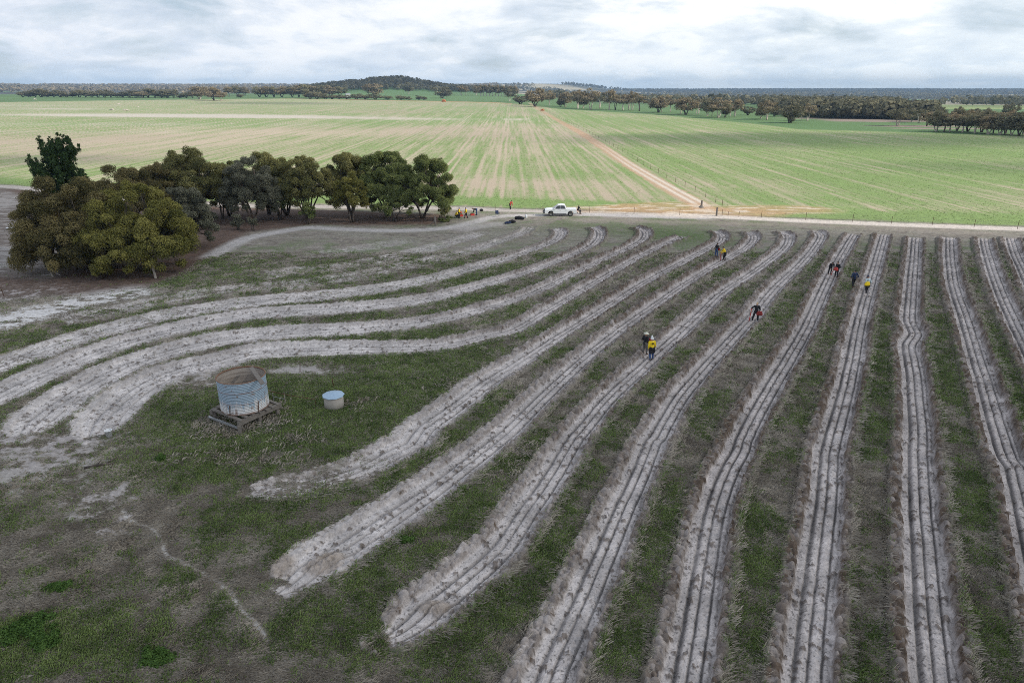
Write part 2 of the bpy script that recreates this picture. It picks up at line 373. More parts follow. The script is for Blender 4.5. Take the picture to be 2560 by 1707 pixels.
        fur = gs(fs, -0.52, .075)*0.17+gs(fs, -0.42, .05)*0.06+gs(fs, 0.06, .055)*0.14+gs(fs, 0.66, .05)*0.15+gs(fs, -0.15, .04)*0.03
        rdg = gs(fs, -0.20, .13)*0.07+gs(fs, 0.35, .15)*0.085
        gv = (0.55+0.8*fbm(l/2.4, l*0+ri*2.9+9, 3, 113))*(1-0.55*sandy)
        rdg = rdg*(0.25+0.5*fbm(l/1.3, l*0+ri*4.1, 3, 115))
        hgt = hgt+flat*(-0.05-fur*gv+rdg*(1-0.6*sandy)+(fc2-0.5)*0.035+(fc-0.5)*0.025)
        em = end*weak
        # colours of the turned earth
        bedm = (bed*sst(0.15, 0.6, em+ (fc-0.5)*0.5)).astype(np.float32)*min(1, weak+0.1)
        if ri == 9: bedm *= 1-tail*0.45*sst(0.62, 0.45, fc*0.5+lm*0.5)
        if 14 <= ri <= 16: bedm *= sst(0.30, 0.55, fc*0.5+lm*0.5)*0.9+0.1
        sand = np.array([0.41, 0.368, 0.355])[None, :]*(1-sandy[:, None])+np.array([0.525, 0.485, 0.470])[None, :]*sandy[:, None]
        sand = sand*(0.84+0.32*fc2)[:, None]*(0.55+0.85*fbm(x/1.3, y/1.3, 4, 103))[:, None]
        speck = sst(0.78, 0.84, vn(x/0.075, y/0.075, 107)+0.22*(fbm(x/1.1, y/1.1, 3, 108)-0.5))*flat*0.75
        sand = sand*(1-speck[:, None]*0.72)
        brown = np.array([0.108, 0.080, 0.061])[None, :]*(0.6+0.8*fc)[:, None]
        loose = sst(0.90, 0.93, _h(np.floor(x/0.21), np.floor(y/0.21), 331))*flat*(c2 > 0.05)      # single clods lying on the bed
        hgt = hgt+loose*c2*0.8
        topm = np.clip(np.clip(b*2.2, 0, 1)*(1-0.85*sandy)*(0.58+0.62*ct)*(0.95+0.5*(lm-0.3))+loose*0.7, 0, 1)[:, None]
        cc = sand*(1-topm)+brown*topm
        moist_shade = np.clip(ditch*1.2+gs(fs, -0.49, .125)+gs(fs, 0.06, .075)*0.9+gs(fs, 0.66, .07), 0, 1)*(1-0.55*sandy)  # damp soil and the shade inside the grooves, both put into the colour
        moist_shade = (moist_shade*(0.30+1.0*fbm(l/3.0, l*0+ri*1.7, 3, 109)))[:, None].clip(0, 1)
        cc = cc*(1-moist_shade*0.88)+np.array([0.050, 0.046, 0.046])*moist_shade*0.88
        rel[k] += (hgt*em).astype(np.float32)
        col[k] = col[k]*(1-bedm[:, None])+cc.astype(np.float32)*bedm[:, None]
        green[k] *= 1-bedm
        rowm[k] = np.maximum(rowm[k], bedm); clodm[k] = np.maximum(clodm[k], (b*em).astype(np.float32))
    # end mounds of the two shorter rows
    for (u, v, a, b, h) in [(805, 1420, .9, .6, .30), (830, 1395, .6, .4, .22), (1085, 1520, .7, .4, .25), (1095, 1405, .4, .3, .18), (1240, 1000, .45, .4, .35), (690, 1420, .9, .8, .18)]:
        cx, cy = G(u, v); m = np.exp(-((X-cx)/a)**2-((Y-cy)/b)**2)
        rel += (m*h*(0.6+0.8*nF)).astype(np.float32)
        lay(sst(0.2, 0.6, m)*0.7, (0.26, 0.215, 0.18), 0.5+nF)
    rel += ((1-rowm)*((nC-0.5)*0.10+(nF-0.5)*0.05)).astype(np.float32)*(ys[:, None] < 125)
    # --- tracks
    def track(pts, w, c, strength=1.0, edge=0.6, grow=0.0, sharp=0.4):
        P = polyline(seg(pts), 1.0)
        D, S, L, tot = near(P, w+edge*2+1)
        m = soft(D, w, edge)*strength*sst(0.35-sharp, 0.35+sharp*0.2, nC*0.5+nS*0.5)
        m = m*sst(0, 3, L)*sst(0, 3, tot-L)
        lay(np.clip(m, 0, 1), c, 0.8+0.4*nC); return m, D, S
    upper = [(-500, 455), (0, 466), (200, 490), (529, 512), (702, 516), (1113, 521), (1300, 527), (1450, 531), (1650, 537), (1795, 542), (2000, 552), (2300, 564), (2560, 573), (2900, 586)]
    m1, D1, S1 = track(upper, 1.5, (0.46, 0.415, 0.385), 0.95, 0.8)
    lay(gs(S1, 0, 0.35)*m1*0.5*(D1 < 4), (0.30, 0.26, 0.22))
    lower = [(1800, 546), (1600, 541), (1450, 537), (1250, 541)]+A_([(2100, 42), (1900, 82), (1600, 98), (1300, 92), (1000, 78), (860, 96), (620, 140), (500, 185), (400, 238), (300, 300)])
    m2, D2, S2 = track(lower, 1.25, (0.44, 0.41, 0.40), 0.9, 0.8, sharp=0.3)
    track(A_([(2352, 40), (2100, 75), (1950, 110)]), 1.6, (0.40, 0.365, 0.35), 0.7, 1.0)
    track(A_([(300, 300), (150, 380), (0, 440), (-150, 500)]), 0.9, (0.17, 0.13, 0.11), 0.7, 0.6)
    track([(1400, 548), (1700, 556), (2100, 566), (2560, 588)], 1.4, (0.27, 0.235, 0.20), 0.55, 1.2)
    lowm = np.maximum(m1, m2); green *= 1-np.clip(lowm, 0, 1)
    # orange clay at the track junction and along the straight track
    lane = crop(1280, 150, 1.8375, [(900, 690), (850, 655), (760, 607), (650, 545), (540, 480), (420, 400), (300, 325), (200, 272), (120, 232), (80, 212)])
    Pl = polyline(seg(lane), 2.0)
    Dl, Sl, Ll, totl = near(Pl, 16)
    # --- the crop beyond the road
    ul = np.array(seg(upper))
    yroad = np.interp(X, ul[:, 0], ul[:, 1])
    crop_m = sst(2.2, 4.5, Y-yroad+1.5*(nB-0.5))
    rr = np.hypot(X, Y)
    tramx = np.abs(((X+3.0)/13.5+0.5) % 1-0.5)*13.5
    fx = fbm(X/0.62, Y/30.0, 3, 121); fx2 = fbm(X/2.6, Y/170.0, 3, 125); fp = fbm(X/26.0, Y/40.0, 4, 129); fq = fbm(X/120.0, Y/75.0, 4, 133)
    ff = fbm(X/0.5, Y/1.3, 3, 137)*0.45+fbm(X/1.1, Y/4.0, 3, 139)*0.35+fbm(X/2.2, Y/11.0, 2, 140)*0.2
    cov = 0.52*fx+0.32*fx2+0.24*fp+0.24*fq+0.46*ff
    cov = cov-0.835
    rightf = sst(6, 16, Sl*0+X-np.interp(Y, Pl[:, 1], Pl[:, 0]))
    cov += 0.10*rightf+0.05*sst(300, 900, rr)
    patches = [(200, 358, 90, 40, -.22), (800, 330, 90, 35, -.26), (1100, 320, 45, 30, -.12), (1250, 460, 40, 10, -.20), (1750, 330, 60, 25, -.06), (2050, 520, 50, 5, -.12), (1450, 440, 12, 20, .12),
               (100, 390, 60, 14, -.05), (1130, 400, 12, 25, .06), (2350, 380, 60, 40, .1), (2420, 440, 70, 20, .06), (1900, 290, 160, 60, -.10)]
    for (u, v, a, b, kk) in patches:
        cx, cy = G(u, v); cov += kk*np.exp(-((X-cx)/a)**2-((Y-cy)/b)**2)
    hl = gs(Y-yroad, 8.5, 4.5)*sst(0.32, 0.6, nB+0.1)
    hl = hl*np.where(X < 42, 1.0, 0.6)
    cov += 0.62*hl
    tw = np.abs(tramx-1.0)
    cov -= 0.20*sst(0.55, 0.2, tw)*sst(60, -20, X)+0.09*sst(0.55, 0.2, tw)*sst(-20, 60, X)+0.07*sst(.5, .2, np.abs(tramx-5.2))
    cg = sst(-0.31, 0.27, cov)
    soil = np.array([0.44, 0.365, 0.275], np.float32)[None, None, :]*(0.80+0.35*fq[..., None])
    whit = np.zeros((ny, nx), np.float32)
    for (u, v, a, b, kk) in [(330, 292, 110, 26, 1.0), (560, 294, 110, 20, .8), (170, 281, 60, 22, .7), (60, 275, 80, 30, .5), (300, 312, 140, 22, .45), (760, 297, 90, 16, .6), (1060, 300, 60, 22, .55), (1290, 300, 12, 30, .5), (200, 330, 60, 10, .3)]:
        cx, cy = G(u, v); whit += kk*np.exp(-((X-cx)/a)**2-((Y-cy)/b)**2)
    whit = np.clip(whit, 0, 1)
    wm = whit[..., None]*0.75
    soil = soil*(1-wm)+np.array([0.53, 0.485, 0.44], np.float32)*wm
    grn = np.array([0.172, 0.270, 0.082], np.float32)[None, None, :]*(0.70+0.5*ff[..., None])
    far_g = sst(450, 900, rr)[..., None]
    grn = grn*(1-far_g)+np.array([0.198, 0.282, 0.110], np.float32)*far_g
    cg = np.clip(cg*(1-0.85*sst(0.35, 0.75, whit*(0.6+0.8*fx2))), 0, 1)
    cm = (cg*(0.9-0.15*far_g[..., 0]))[..., None]
    ccol = soil*(1-cm)+grn*cm
    col[...] = col*(1-crop_m[..., None])+ccol*crop_m[..., None]
    green *= 1-crop_m
    # second, solid green pasture beyond the far edge of the crop
    far_edge = np.interp(X/np.maximum(Y, 1), [-0.75, -0.42, -0.30, -0.1, -0.03, 0.0, 0.06, 0.18, 0.28, 0.4, 0.75], [760, 950, 1000, 900, 860, 830, 700, 590, 470, 360, 300])
    past = sst(0, 12, Y-far_edge)*crop_m
    pcol = np.array([0.098, 0.172, 0.068], np.float32)[None, None, :]*(0.8+0.4*fq[..., None])
    pm2 = (past*0.95)[..., None]
    col[...] = col*(1-pm2)+pcol*pm2
    redge = gs(Y-far_edge, -8, 10)*crop_m*sst(-0.42, -0.2, X/np.maximum(Y, 1))*(X < 0)
    lay(np.clip(redge*0.8, 0, 1), (0.42, 0.24, 0.13))
    # pale scrubby creek line right of the crop
    for (u, v, a, b) in [(2230, 303, 45, 16), (2180, 300, 40, 14), (2300, 316, 30, 12), (2100, 296, 40, 16), (2400, 322, 40, 6)]:
        cx, cy = G(u, v); m = np.exp(-((X-cx)/a)**2-((Y-cy)/b)**2)
        lay(np.clip(sst(0.25, 0.6, m+0.4*(nB-0.5)), 0, 1)*0.9, (0.25, 0.195, 0.165), 0.7+0.6*fp)
    # the lane: orange clay with a pale sandy wheel way
    am = sst(9.5, 3.0, np.abs(Sl+1.0))*(Dl < 15)*sst(0, 12, totl-Ll)
    am *= 0.55+0.45*sst(0.3, 0.55, nA)
    lay(np.clip(sst(2.7, 1.5, np.abs(Sl+0.3)+1.6*(nA-0.5))*(Dl < 15), 0, 1)*(0.92-0.35*sst(300, 700, Y)), (0.42, 0.285, 0.19), 0.8+0.4*nC)
    wl = np.maximum(gs(Sl, 0.9, .55), gs(Sl, -0.8, .55))*(Dl < 15)*sst(330, 130, Y)
    lay(np.clip(wl, 0, 1)*0.85, (0.60, 0.54, 0.47), 0.85+0.3*nC)
    orange = np.zeros((ny, nx), np.float32)
    for (u, v, a, b, kk) in [(1660, 520, 12, 6, 1.1), (1800, 530, 12, 5, 1.2), (1900, 524, 13, 5, 1.1), (1560, 522, 10, 5, .8), (1480, 529, 9, 3, .6)]:
        cx, cy = G(u, v); m = np.exp(-((X-cx)/a)**2-((Y-cy)/b)**2)*kk
        mm = np.clip(sst(0.30, 0.62, m*0.8+0.6*(nB-0.4)+0.2*(nA-.5)), 0, 1)
        orange = np.maximum(orange, np.clip(m*1.5, 0, 1))
        lay(mm*0.62, (0.42, 0.27, 0.155), 0.75+0.5*nC)
        lay(mm*sst(0.52, 0.66, fbm(X/3.0, Y/1.1, 3, 141))*0.7, (0.58, 0.50, 0.41))
    lay(np.clip(m1*sst(18, 30, X), 0, 1)*0.9, (0.56, 0.50, 0.45), 0.85+0.3*nC)
    lay(gs(D1, 3.0, 1.2)*sst(20, 40, X)*(S1 > 0)*0.0, (0.4, 0.3, 0.2))
    # thin pale crack of a cattle pad at lower left
    pad = crop(0, 1100, 1.8375, [(560, 318), (590, 365), (650, 385), (720, 420), (745, 470), (765, 530), (830, 555), (930, 610), (1000, 655), (1060, 700), (1110, 780), (1170, 830), (1225, 915)])
    Dp, Sp, Lp, tp = near(polyline(seg(pad), 0.3), 1.0)
    mp = sst(0.13, 0.045, Dp+(nF-0.5)*0.15)*(Dp < 1)*sst(0.25, 0.5, nW+0.15)
    lay(np.clip(mp, 0, 1), (0.50, 0.475, 0.45)); rel -= (mp*0.04).astype(np.float32); nog = np.maximum(nog, sst(.28, .10, Dp)*.9); green *= 1-nog
    # --- far country: woods floor, pale and green fields on the slopes
    fr = sst(1250, 1700, rr)
    w1 = fbm(X/620.0, Y/420.0, 4, 151); w2 = fbm(X/210.0+w1*3, Y/150.0, 3, 155)
    woodc = np.array([0.078, 0.078, 0.055], np.float32)[None, None, :]*(0.6+0.8*w2[..., None])
    az = X/np.maximum(Y, 1)
    field = sst(0.545, 0.60, w1*0.7+w2*0.3+0.05*gs(az, 0.08, 0.10)*(rr > 3800))
    fcol = np.where((vn(X/520.0, Y/700.0, 161) > 0.5)[..., None], np.array([0.36, 0.315, 0.22], np.float32), np.array([0.13, 0.22, 0.085], np.float32))
    near_p = (az < 0.02)*(rr < 1900)
    far_c = woodc*(1-field[..., None])+fcol*field[..., None]
    hillm = np.exp(-((X+300)/190)**2-((Y-1760)/170)**2)
    far_c = far_c*(1-near_p[..., None])+pcol*near_p[..., None]
    hm = sst(0.3, 0.5, hillm)[..., None]
    far_c = far_c*(1-hm)+np.array([0.07, 0.062, 0.045], np.float32)*hm
    col[...] = col*(1-fr[..., None])+far_c*fr[..., None]
    lg = np.exp(-((az-0.62)/0.13)**2)*sst(720, 800, Y)*sst(1250, 1100, Y)
    lay(np.clip(lg*1.6, 0, 1)*0.95, (0.27, 0.32, 0.13), 0.85+0.3*fq)
    rgh = np.clip(rel, -1, 1)
    V = np.stack([X, Y, Hh+rel], -1).reshape(-1, 3)
    j, i = np.meshgrid(np.arange(ny-1), np.arange(nx-1), indexing='ij')
    a = (j*nx+i).ravel()
    Fq = np.stack([a, a+1, a+nx+1, a+nx], -1)
    c4 = np.ones((ny*nx, 4), np.float32); c4[:, :3] = np.clip(col.reshape(-1, 3), 0.005, 0.9)
    # which patch of country each face belongs to: paddock, road, crop
    roadm = np.maximum(m1, np.maximum(m2, np.clip(sst(3.4, 2.2, np.abs(Sl+0.3))*(Dl < 15), 0, 1)))
    roadm = (roadm*(ys[:, None] < 620)).ravel()[a]; cropm = (crop_m-past).ravel()[a]; farm = ((past > 0.5) | (fr > 0.5)).ravel()[a]
    cls = np.zeros(len(a), np.int32)
    cls[cropm > 0.5] = 1; cls[farm] = 2; cls[roadm > 0.5] = 3
    mats = {}
    m = bpy.data.materials.new("earth_and_grass"); m.use_nodes = True
    t = m.node_tree; bs = t.nodes['Principled BSDF']
    at = N(t, 'ShaderNodeVertexColor', layer_name='base').outputs[0]
    geo = N(t, 'ShaderNodeNewGeometry').outputs['Position']
    nz = NOISE(t, geo, 3.3, 5, 0.62); nz2 = NOISE(t, geo, 14.0, 4, 0.6)
    va = M_(t, 'ADD', M_(t, 'MULTIPLY', nz, 0.9), M_(t, 'MULTIPLY', nz2, 0.8))
    va = M_(t, 'ADD', va, 0.16)
    t.links.new(MIX(t, 1.0, at, N(t, 'ShaderNodeCombineColor', ins={0: va, 1: va, 2: va}).outputs[0], 'MULTIPLY'), bs.inputs['Base Color'])
    bs.inputs['Roughness'].default_value = 0.95; bs.inputs['Specular IOR Level'].default_value = 0.12
    bp = N(t, 'ShaderNodeBump', ins={'Strength': 0.55, 'Distance': 0.08, 'Height': M_(t, 'ADD', nz2, M_(t, 'MULTIPLY', nz, 0.6))})
    t.links.new(bp.outputs[0], bs.inputs['Normal'])
    names = ['ground', 'crop_field', 'far_pasture', 'dirt_track']
    labels = ['grey sandy paddock with planted mounds and patchy grass', 'broad striped field of young green crop', 'green pasture and wooded country in the distance', 'pale sandy farm track with orange clay edges']
    vid = np.full(ny*nx, -1, np.int64)
    for k, (nm, lb) in enumerate(zip(names, labels)):
        fs = Fq[cls == k]
        if len(fs) == 0: continue
        u = np.unique(fs); vid[u] = np.arange(len(u))
        o = mesh_np(nm, V[u], vid[fs], m, smooth=True)
        ca = o.data.color_attributes.new('base', 'FLOAT_COLOR', 'POINT'); ca.data.foreach_set('color', c4[u].ravel())
        tag(o, lb, nm.replace('_', ' '), None, 'structure')
    return dict(ys=ys, ts=ts, Z=Z, X=X, Y=Y, Zv=(Hh+rel), green=green, rowm=rowm, clod=clodm, lit=lit, dead=np.clip(deadm+0.45,0,1)*(1-nog)*(1-rowm)*(1-crop_m)*(1-lit)*(1-np.clip(lowm, 0, 1)), cropm=crop_m-past, cg=cg, lane=Pl, cropw=np.clip(crop_m-past, 0, 1)*cg*(1-np.clip(sst(4.5, 2.5, np.abs(Sl+0.3))*(Dl < 15), 0, 1))*(1-orange)*sst(430, 250, Y))
LAND = build_land()
def ZG(x, y):
    """height of the built ground at a point"""
    ys, ts, Z = LAND['ys'], LAND['ts'], LAND['Z']
    j = int(np.clip(np.searchsorted(ys, y), 1, len(ys)-1)); f = (y-ys[j-1])/(ys[j]-ys[j-1])
    def row(jj):
        i = int(np.clip(np.searchsorted(ts, x/Z[jj]), 1, len(ts)-1)); return float(LAND['Zv'][jj, i])
    return row(j-1)*(1-f)+row(j)*f
# ------------------------------------------------------------------ clouds standing over the land, out of the frame; their shadows fall on the paddock
mcl = bpy.data.materials.new("cloud_vapour"); mcl.use_nodes = True
t = mcl.node_tree; t.nodes.clear()
al = N(t, 'ShaderNodeAttribute', attribute_name='dens').outputs['Fac']
gp = N(t, 'ShaderNodeNewGeometry').outputs['Position']
al = M_(t, 'MULTIPLY', al, M_(t, 'ADD', 0.86, M_(t, 'MULTIPLY', NOISE(t, gp, 0.02, 4), 0.28)), clamp=True)
dif = N(t, 'ShaderNodeBsdfDiffuse', ins={'Color': (0.9, 0.9, 0.92, 1)}); trl = N(t, 'ShaderNodeBsdfTranslucent', ins={'Color': (0.9, 0.91, 0.94, 1)})
mx = N(t, 'ShaderNodeMixShader', ins={0: 0.6, 1: dif.outputs[0], 2: trl.outputs[0]})
m2 = N(t, 'ShaderNodeMixShader', ins={0: al, 1: N(t, 'ShaderNodeBsdfTransparent').outputs[0], 2: mx.outputs[0]})
t.links.new(m2.outputs[0], N(t, 'ShaderNodeOutputMaterial').inputs[0])
def cloud(edge_fn, bounds, alt, dmax, soft_m, thick, seed, label):
    x0, x1, y0, y1 = bounds
    n = 90
    gx = np.linspace(x0, x1, n); gy = np.linspace(y0, y1, n)
    Xc, Yc = np.meshgrid(gx, gy)
    wob = (fbm(Xc/60.0, Yc/60.0, 4, seed)-0.5)*2
    d = edge_fn(Xc, Yc, wob)                # metres inside the outline
    dens = sst(0, soft_m, d)*dmax
    th = np.sqrt(np.clip(d, 0, None)+0.5)*thick*(0.7+0.6*fbm(Xc/40.0, Yc/40.0, 3, seed+9))
    off = sund*(alt/sund.z)
    inside = d > -2
    idx = np.full(n*n, -1); idx[inside.ravel()] = np.arange(inside.sum())
    P = np.stack([Xc+off.x, Yc+off.y, np.full_like(Xc, alt)], -1)[inside]
    top = P.copy(); top[:, 2] += th[inside]*1.6; bot = P.copy(); bot[:, 2] -= th[inside]*0.25
    k = len(P)
    j, i = np.meshgrid(np.arange(n-1), np.arange(n-1), indexing='ij'); a = (j*n+i).ravel()
    q = np.stack([idx[a], idx[a+1], idx[a+n+1], idx[a+n]], -1); q = q[(q >= 0).all(1)]
    dd = np.sqrt(np.clip(dens[inside], 0, 1))     # two skins: each takes its share
    dd = 1-np.sqrt(np.clip(1-dens[inside], 0, 1))
    o = mesh_np('cloud', np.vstack([top, bot]), np.vstack([q, q[:, ::-1]+k]), mcl, smooth=True, attrs={'dens': ('POINT', np.concatenate([dd, dd]))})
    return tag(o, label, 'cloud', None, 'structure')
_ex = [-420, -300, -200, -120, -60, 0, 40, 76, 140, 260]; _ey = [330, 285, 235, 172, 128, 116, 110, 99.5, 92, 80]
cloud(lambda x, y, w: np.minimum(np.minimum((np.interp(x, _ex, _ey)-y)*0.93+w*3, np.minimum(x+420, 260-x)), y+140), (-420, 260, -150, 335), 460, 0.865, 16, 2.2, 3, 'grey cumulus overhead whose shadow covers the planted paddock')
def ell(u, v, a, b, y=None):
    cx, cy = G(u, v) if y is None else (u, v)
    return (lambda x, yy, w: (1-np.hypot((x-cx)/a, (yy-cy)/b)+w*0.35)*min(a, b)), (cx-a*1.4, cx+a*1.4, cy-b*1.4, cy+b*1.4)
for (u, v, a, b, y, dm, sm, lb) in [(2170, 348, 150, 60, None, 0.85, 40, 'thin cumulus whose shadow dims the crop on the right'), (70, 402, 42, 24, None, 0.6, 14, 'small cumulus whose shadow darkens the crop at far left'), (2560, 420, 60, 26, None, 0.5, 20, 'small thin cumulus over the right edge of the crop'),
                                    (690, 268, 110, 60, None, 0.6, 40, 'small cumulus over the far left of the crop'), (-270, 1740, 330, 240, 1, 0.85, 60, 'grey cumulus shading the wooded hill'),
                                    (700, 1000, 420, 240, 1, 0.6, 90, 'broad cumulus over the woods on the right'), (2600, 5600, 3000, 2200, 1, 0.8, 500, 'long cloud bank over the distant right hand hills')]:
    fn, bd = ell(u, v, a, b, y)
    cloud(fn, bd, 460 if y is None or v < 3000 else 900, dm, sm, 2.0, int(a), lb)
# ------------------------------------------------------------------ the air
def haze_box():
    x0, x1, y0, y1, z0, z1 = -16000, 16000, -400, 9800, -60.0, 125.0
    v = np.array([(x, y, z) for x in (x0, x1) for y in (y0, y1) for z in (z0, z1)])
    f = np.array([(0, 1, 3, 2), (4, 6, 7, 5), (0, 4, 5, 1), (2, 3, 7, 6), (0, 2, 6, 4), (1, 5, 7, 3)])
    m = bpy.data.materials.new("air"); m.use_nodes = True; t = m.node_tree; t.nodes.clear()
    pvn = t.nodes.new('ShaderNodeVolumePrincipled'); pvn.inputs['Color'].default_value = (0.48, 0.70, 1.0, 1); pvn.inputs['Density'].default_value = HAZE; pvn.inputs['Anisotropy'].default_value = 0.1
    t.links.new(pvn.outputs[0], N(t, 'ShaderNodeOutputMaterial').inputs['Volume'])
    tag(mesh_np('haze', v, f, m), 'thin pale blue air that fades the far hills', 'haze', None, 'stuff')
HAZE = 0.5/5200
haze_box()
# ------------------------------------------------------------------ grass: real blades over the near paddock
def grass_mat(name, c0, c1):
    m = bpy.data.materials.new(name); m.use_nodes = True; t = m.node_tree; bs = t.nodes['Principled BSDF']
    v = N(t, 'ShaderNodeAttribute', attribute_name='v').outputs['Fac']
    t.links.new(MIX(t, v, c0, c1), bs.inputs['Base Color']); bs.inputs['Roughness'].default_value = 0.8; bs.inputs['Specular IOR Level'].default_value = 0.15
    return m
def scatter_blades(name, weight, count, blades, hgt, lean, wdt, mat, label, seed, across=0.0, ymax=85, lodk=1.5, spread=0.09):
    g = np.random.default_rng(seed)
    ys, ts = LAND['ys'], LAND['ts']; X, Y, Zv = LAND['X'], LAND['Y'], LAND['Zv']
    j0, j1 = np.searchsorted(ys, 12), np.searchsorted(ys, ymax)
    i0, i1 = np.searchsorted(ts, -1.28), np.searchsorted(ts, 1.45)
    sl = (slice(j0, j1), slice(i0, i1))
    area = np.gradient(ys)[j0:j1, None]*np.gradient(ts)[None, i0:i1]*LAND['Z'][j0:j1, None]
    w = weight[sl]*area*(28/np.maximum(ys[j0:j1, None], 28))**lodk
    pr = w.ravel().astype(np.float64); cs = np.cumsum(pr)
    pick = np.searchsorted(cs, g.random(count)*cs[-1])
    jj, ii = np.unravel_index(np.minimum(pick, pr.size-1), w.shape)
    x = X[sl][jj, ii]; y = Y[sl][jj, ii]; z = Zv[sl][jj, ii]
    n = count*blades
    x = np.repeat(x, blades)+g.normal(0, spread, n); y = np.repeat(y, blades)+g.normal(0, spread, n); z = np.repeat(z, blades)-0.01
    far = np.maximum(1, y/32.0) if ymax < 100 else np.maximum(1, y/150.0)
    tone = np.repeat(np.clip(fbm(X[sl][jj, ii]/0.8, Y[sl][jj, ii]/0.8, 2, seed)*1.5-0.25+g.normal(0, 0.15, count), 0, 1), blades)
    a = g.random(n)*2*math.pi
    lx = np.cos(a)*lean; ly = np.sin(a)*lean
    if across:
        th = (fbm(x/2.3, y/2.3, 3, seed+5)-0.5)*3.2
        lx = lx*(1-across)+np.cos(th)*lean*across*g.choice([-1, 1], n); ly = ly*(1-across)+np.sin(th)*lean*across
    hh = hgt*(0.5+g.random(n)); ww = wdt*far*(0.6+0.8*g.random(n))
    # the blade faces roughly upward-outward: a kite of two triangles folded along its rib would be finer than can be seen
    ex, ey = -ly, lx; l = np.hypot(ex, ey)+1e-6; ex, ey = ex/l*ww, ey/l*ww
    s = (0.6+0.8*g.random(n))
    V = np.empty((n, 4, 3), np.float32)
    V[:, 0] = np.stack([x-ex, y-ey, z], -1); V[:, 1] = np.stack([x+ex, y+ey, z], -1)
    V[:, 2] = np.stack([x+lx*s*0.55+ex*0.8, y+ly*s*0.55+ey*0.8, z+hh*0.85], -1)
    V[:, 3] = np.stack([x+lx*s, y+ly*s, z+hh*(0.95 if not across else 0.7)], -1)
    idx = np.arange(n)[:, None]*4
    F = np.concatenate([idx+np.array([[0, 1, 2]]), idx+np.array([[0, 2, 3]])], 0)
    o = mesh_np(name, V.reshape(-1, 3), F, mat, attrs={'v': ('FACE', np.concatenate([tone, tone]))})
    return tag(o, label, 'grass', None, 'stuff')
m_green = grass_mat('green_grass', (0.088, 0.128, 0.040), (0.198, 0.258, 0.090))
m_dry = grass_mat('dry_grass', (0.225, 0.195, 0.160), (0.42, 0.38, 0.325))
m_clump = grass_mat('stubble', (0.16, 0.125, 0.09), (0.27, 0.225, 0.175))
gw = np.clip(LAND['green'], 0, 1)
scatter_blades('green_grass', gw**1.4, 165000, 4, 0.12, 0.10, 0.010, m_green, 'short green grass in patches between the planted rows', 5)
dw = np.clip(LAND['dead'], 0, 1)*(1-0.35*gw)
scatter_blades('dry_grass', dw**1.0, 265000, 4, 0.08, 0.30, 0.005, m_dry, 'dead straw coloured grass lying flat between the rows', 6, across=0.75)
# long dead grass under the tank stand and other rank spots
X, Y = LAND['X'], LAND['Y']; lw = np.zeros_like(LAND['green'])
for (u, v, a, b, k) in [(570, 1080, 1.5, .7, 1), (640, 1058, 1.5, .7, 1.2), (680, 1020, .8, .8, 1), (535, 1055, .9, .7, 1), (750, 1100, 1.2, .7, .4), (840, 990, .5, .4, .8), (700, 1150, 2, .8, .25), (560, 1140, 1.6, .8, .2), (890, 1010, .6, .5, .7), (1310, 1180, 1.3, 1.6, .3), (1310, 1120, 1, 1, .25), (1120, 960, 1, 1, .3)]:
    cx, cy = G(u, v); lw += k*np.exp(-((X-cx)/a)**2-((Y-cy)/b)**2)
lw *= (1-LAND['rowm'])*(Y < 80)
scatter_blades('long_dry_grass', lw, 700, 5, 0.22, 0.26, 0.008, m_dry, 'long dead grass standing round the tank stand', 8)

# young crop plants beyond the road: leafy tufts in drilled rows
cw = LAND['cropw']**1.3
m_crop = grass_mat('crop_leaf', (0.185, 0.255, 0.080), (0.290, 0.365, 0.140))
scatter_blades('crop_plants', cw, 60000, 3, 0.06, 0.17, 0.05, m_crop, 'leafy young crop plants scattered in drilled rows', 9, ymax=425, lodk=1.25, spread=0.22)
# ------------------------------------------------------------------ trees
def leaf_mat(name, c0, c1, tl=0.25):
    m = bpy.data.materials.new(name); m.use_nodes = True; t = m.node_tree; t.nodes.clear()
    v = N(t, 'ShaderNodeAttribute', attribute_name='v').outputs['Fac']
    c = MIX(t, v, c0, c1)
    d = N(t, 'ShaderNodeBsdfDiffuse', ins={'Color': c}); tr = N(t, 'ShaderNodeBsdfTranslucent', ins={'Color': c})
    x = N(t, 'ShaderNodeMixShader', ins={0: tl, 1: d.outputs[0], 2: tr.outputs[0]})
    t.links.new(x.outputs[0], N(t, 'ShaderNodeOutputMaterial').inputs[0])
    return m
def bark_mat(name, c0, c1, sc_=3.0):
    m = bpy.data.materials.new(name); m.use_nodes = True; t = m.node_tree; bs = t.nodes['Principled BSDF']
    p = N(t, 'ShaderNodeNewGeometry').outputs['Position']
    mp = N(t, 'ShaderNodeVectorMath', operation='MULTIPLY', ins={0: p, 1: (1, 1, 0.25)}).outputs[0]
    t.links.new(MIX(t, RAMP(t, NOISE(t, mp, sc_, 4), [(0.38, 0), (0.62, 1)]), c0, c1), bs.inputs['Base Color']); bs.inputs['Roughness'].default_value = 0.9
    return m
m_bark = bark_mat('dark_bark', (0.045, 0.035, 0.028), (0.115, 0.092, 0.075))
m_pink = bark_mat('pinkish_bark', (0.12, 0.085, 0.065), (0.24, 0.175, 0.135))
m_white = bark_mat('pale_gum_bark', (0.42, 0.36, 0.30), (0.66, 0.60, 0.52), 1.2)
m_olive = leaf_mat('olive_leaves', (0.092, 0.098, 0.038), (0.290, 0.270, 0.110))
m_gold = leaf_mat('yellow_olive_leaves', (0.092, 0.096, 0.028), (0.300, 0.275, 0.085))
m_green = leaf_mat('mid_green_leaves', (0.085, 0.110, 0.040), (0.240, 0.270, 0.100))
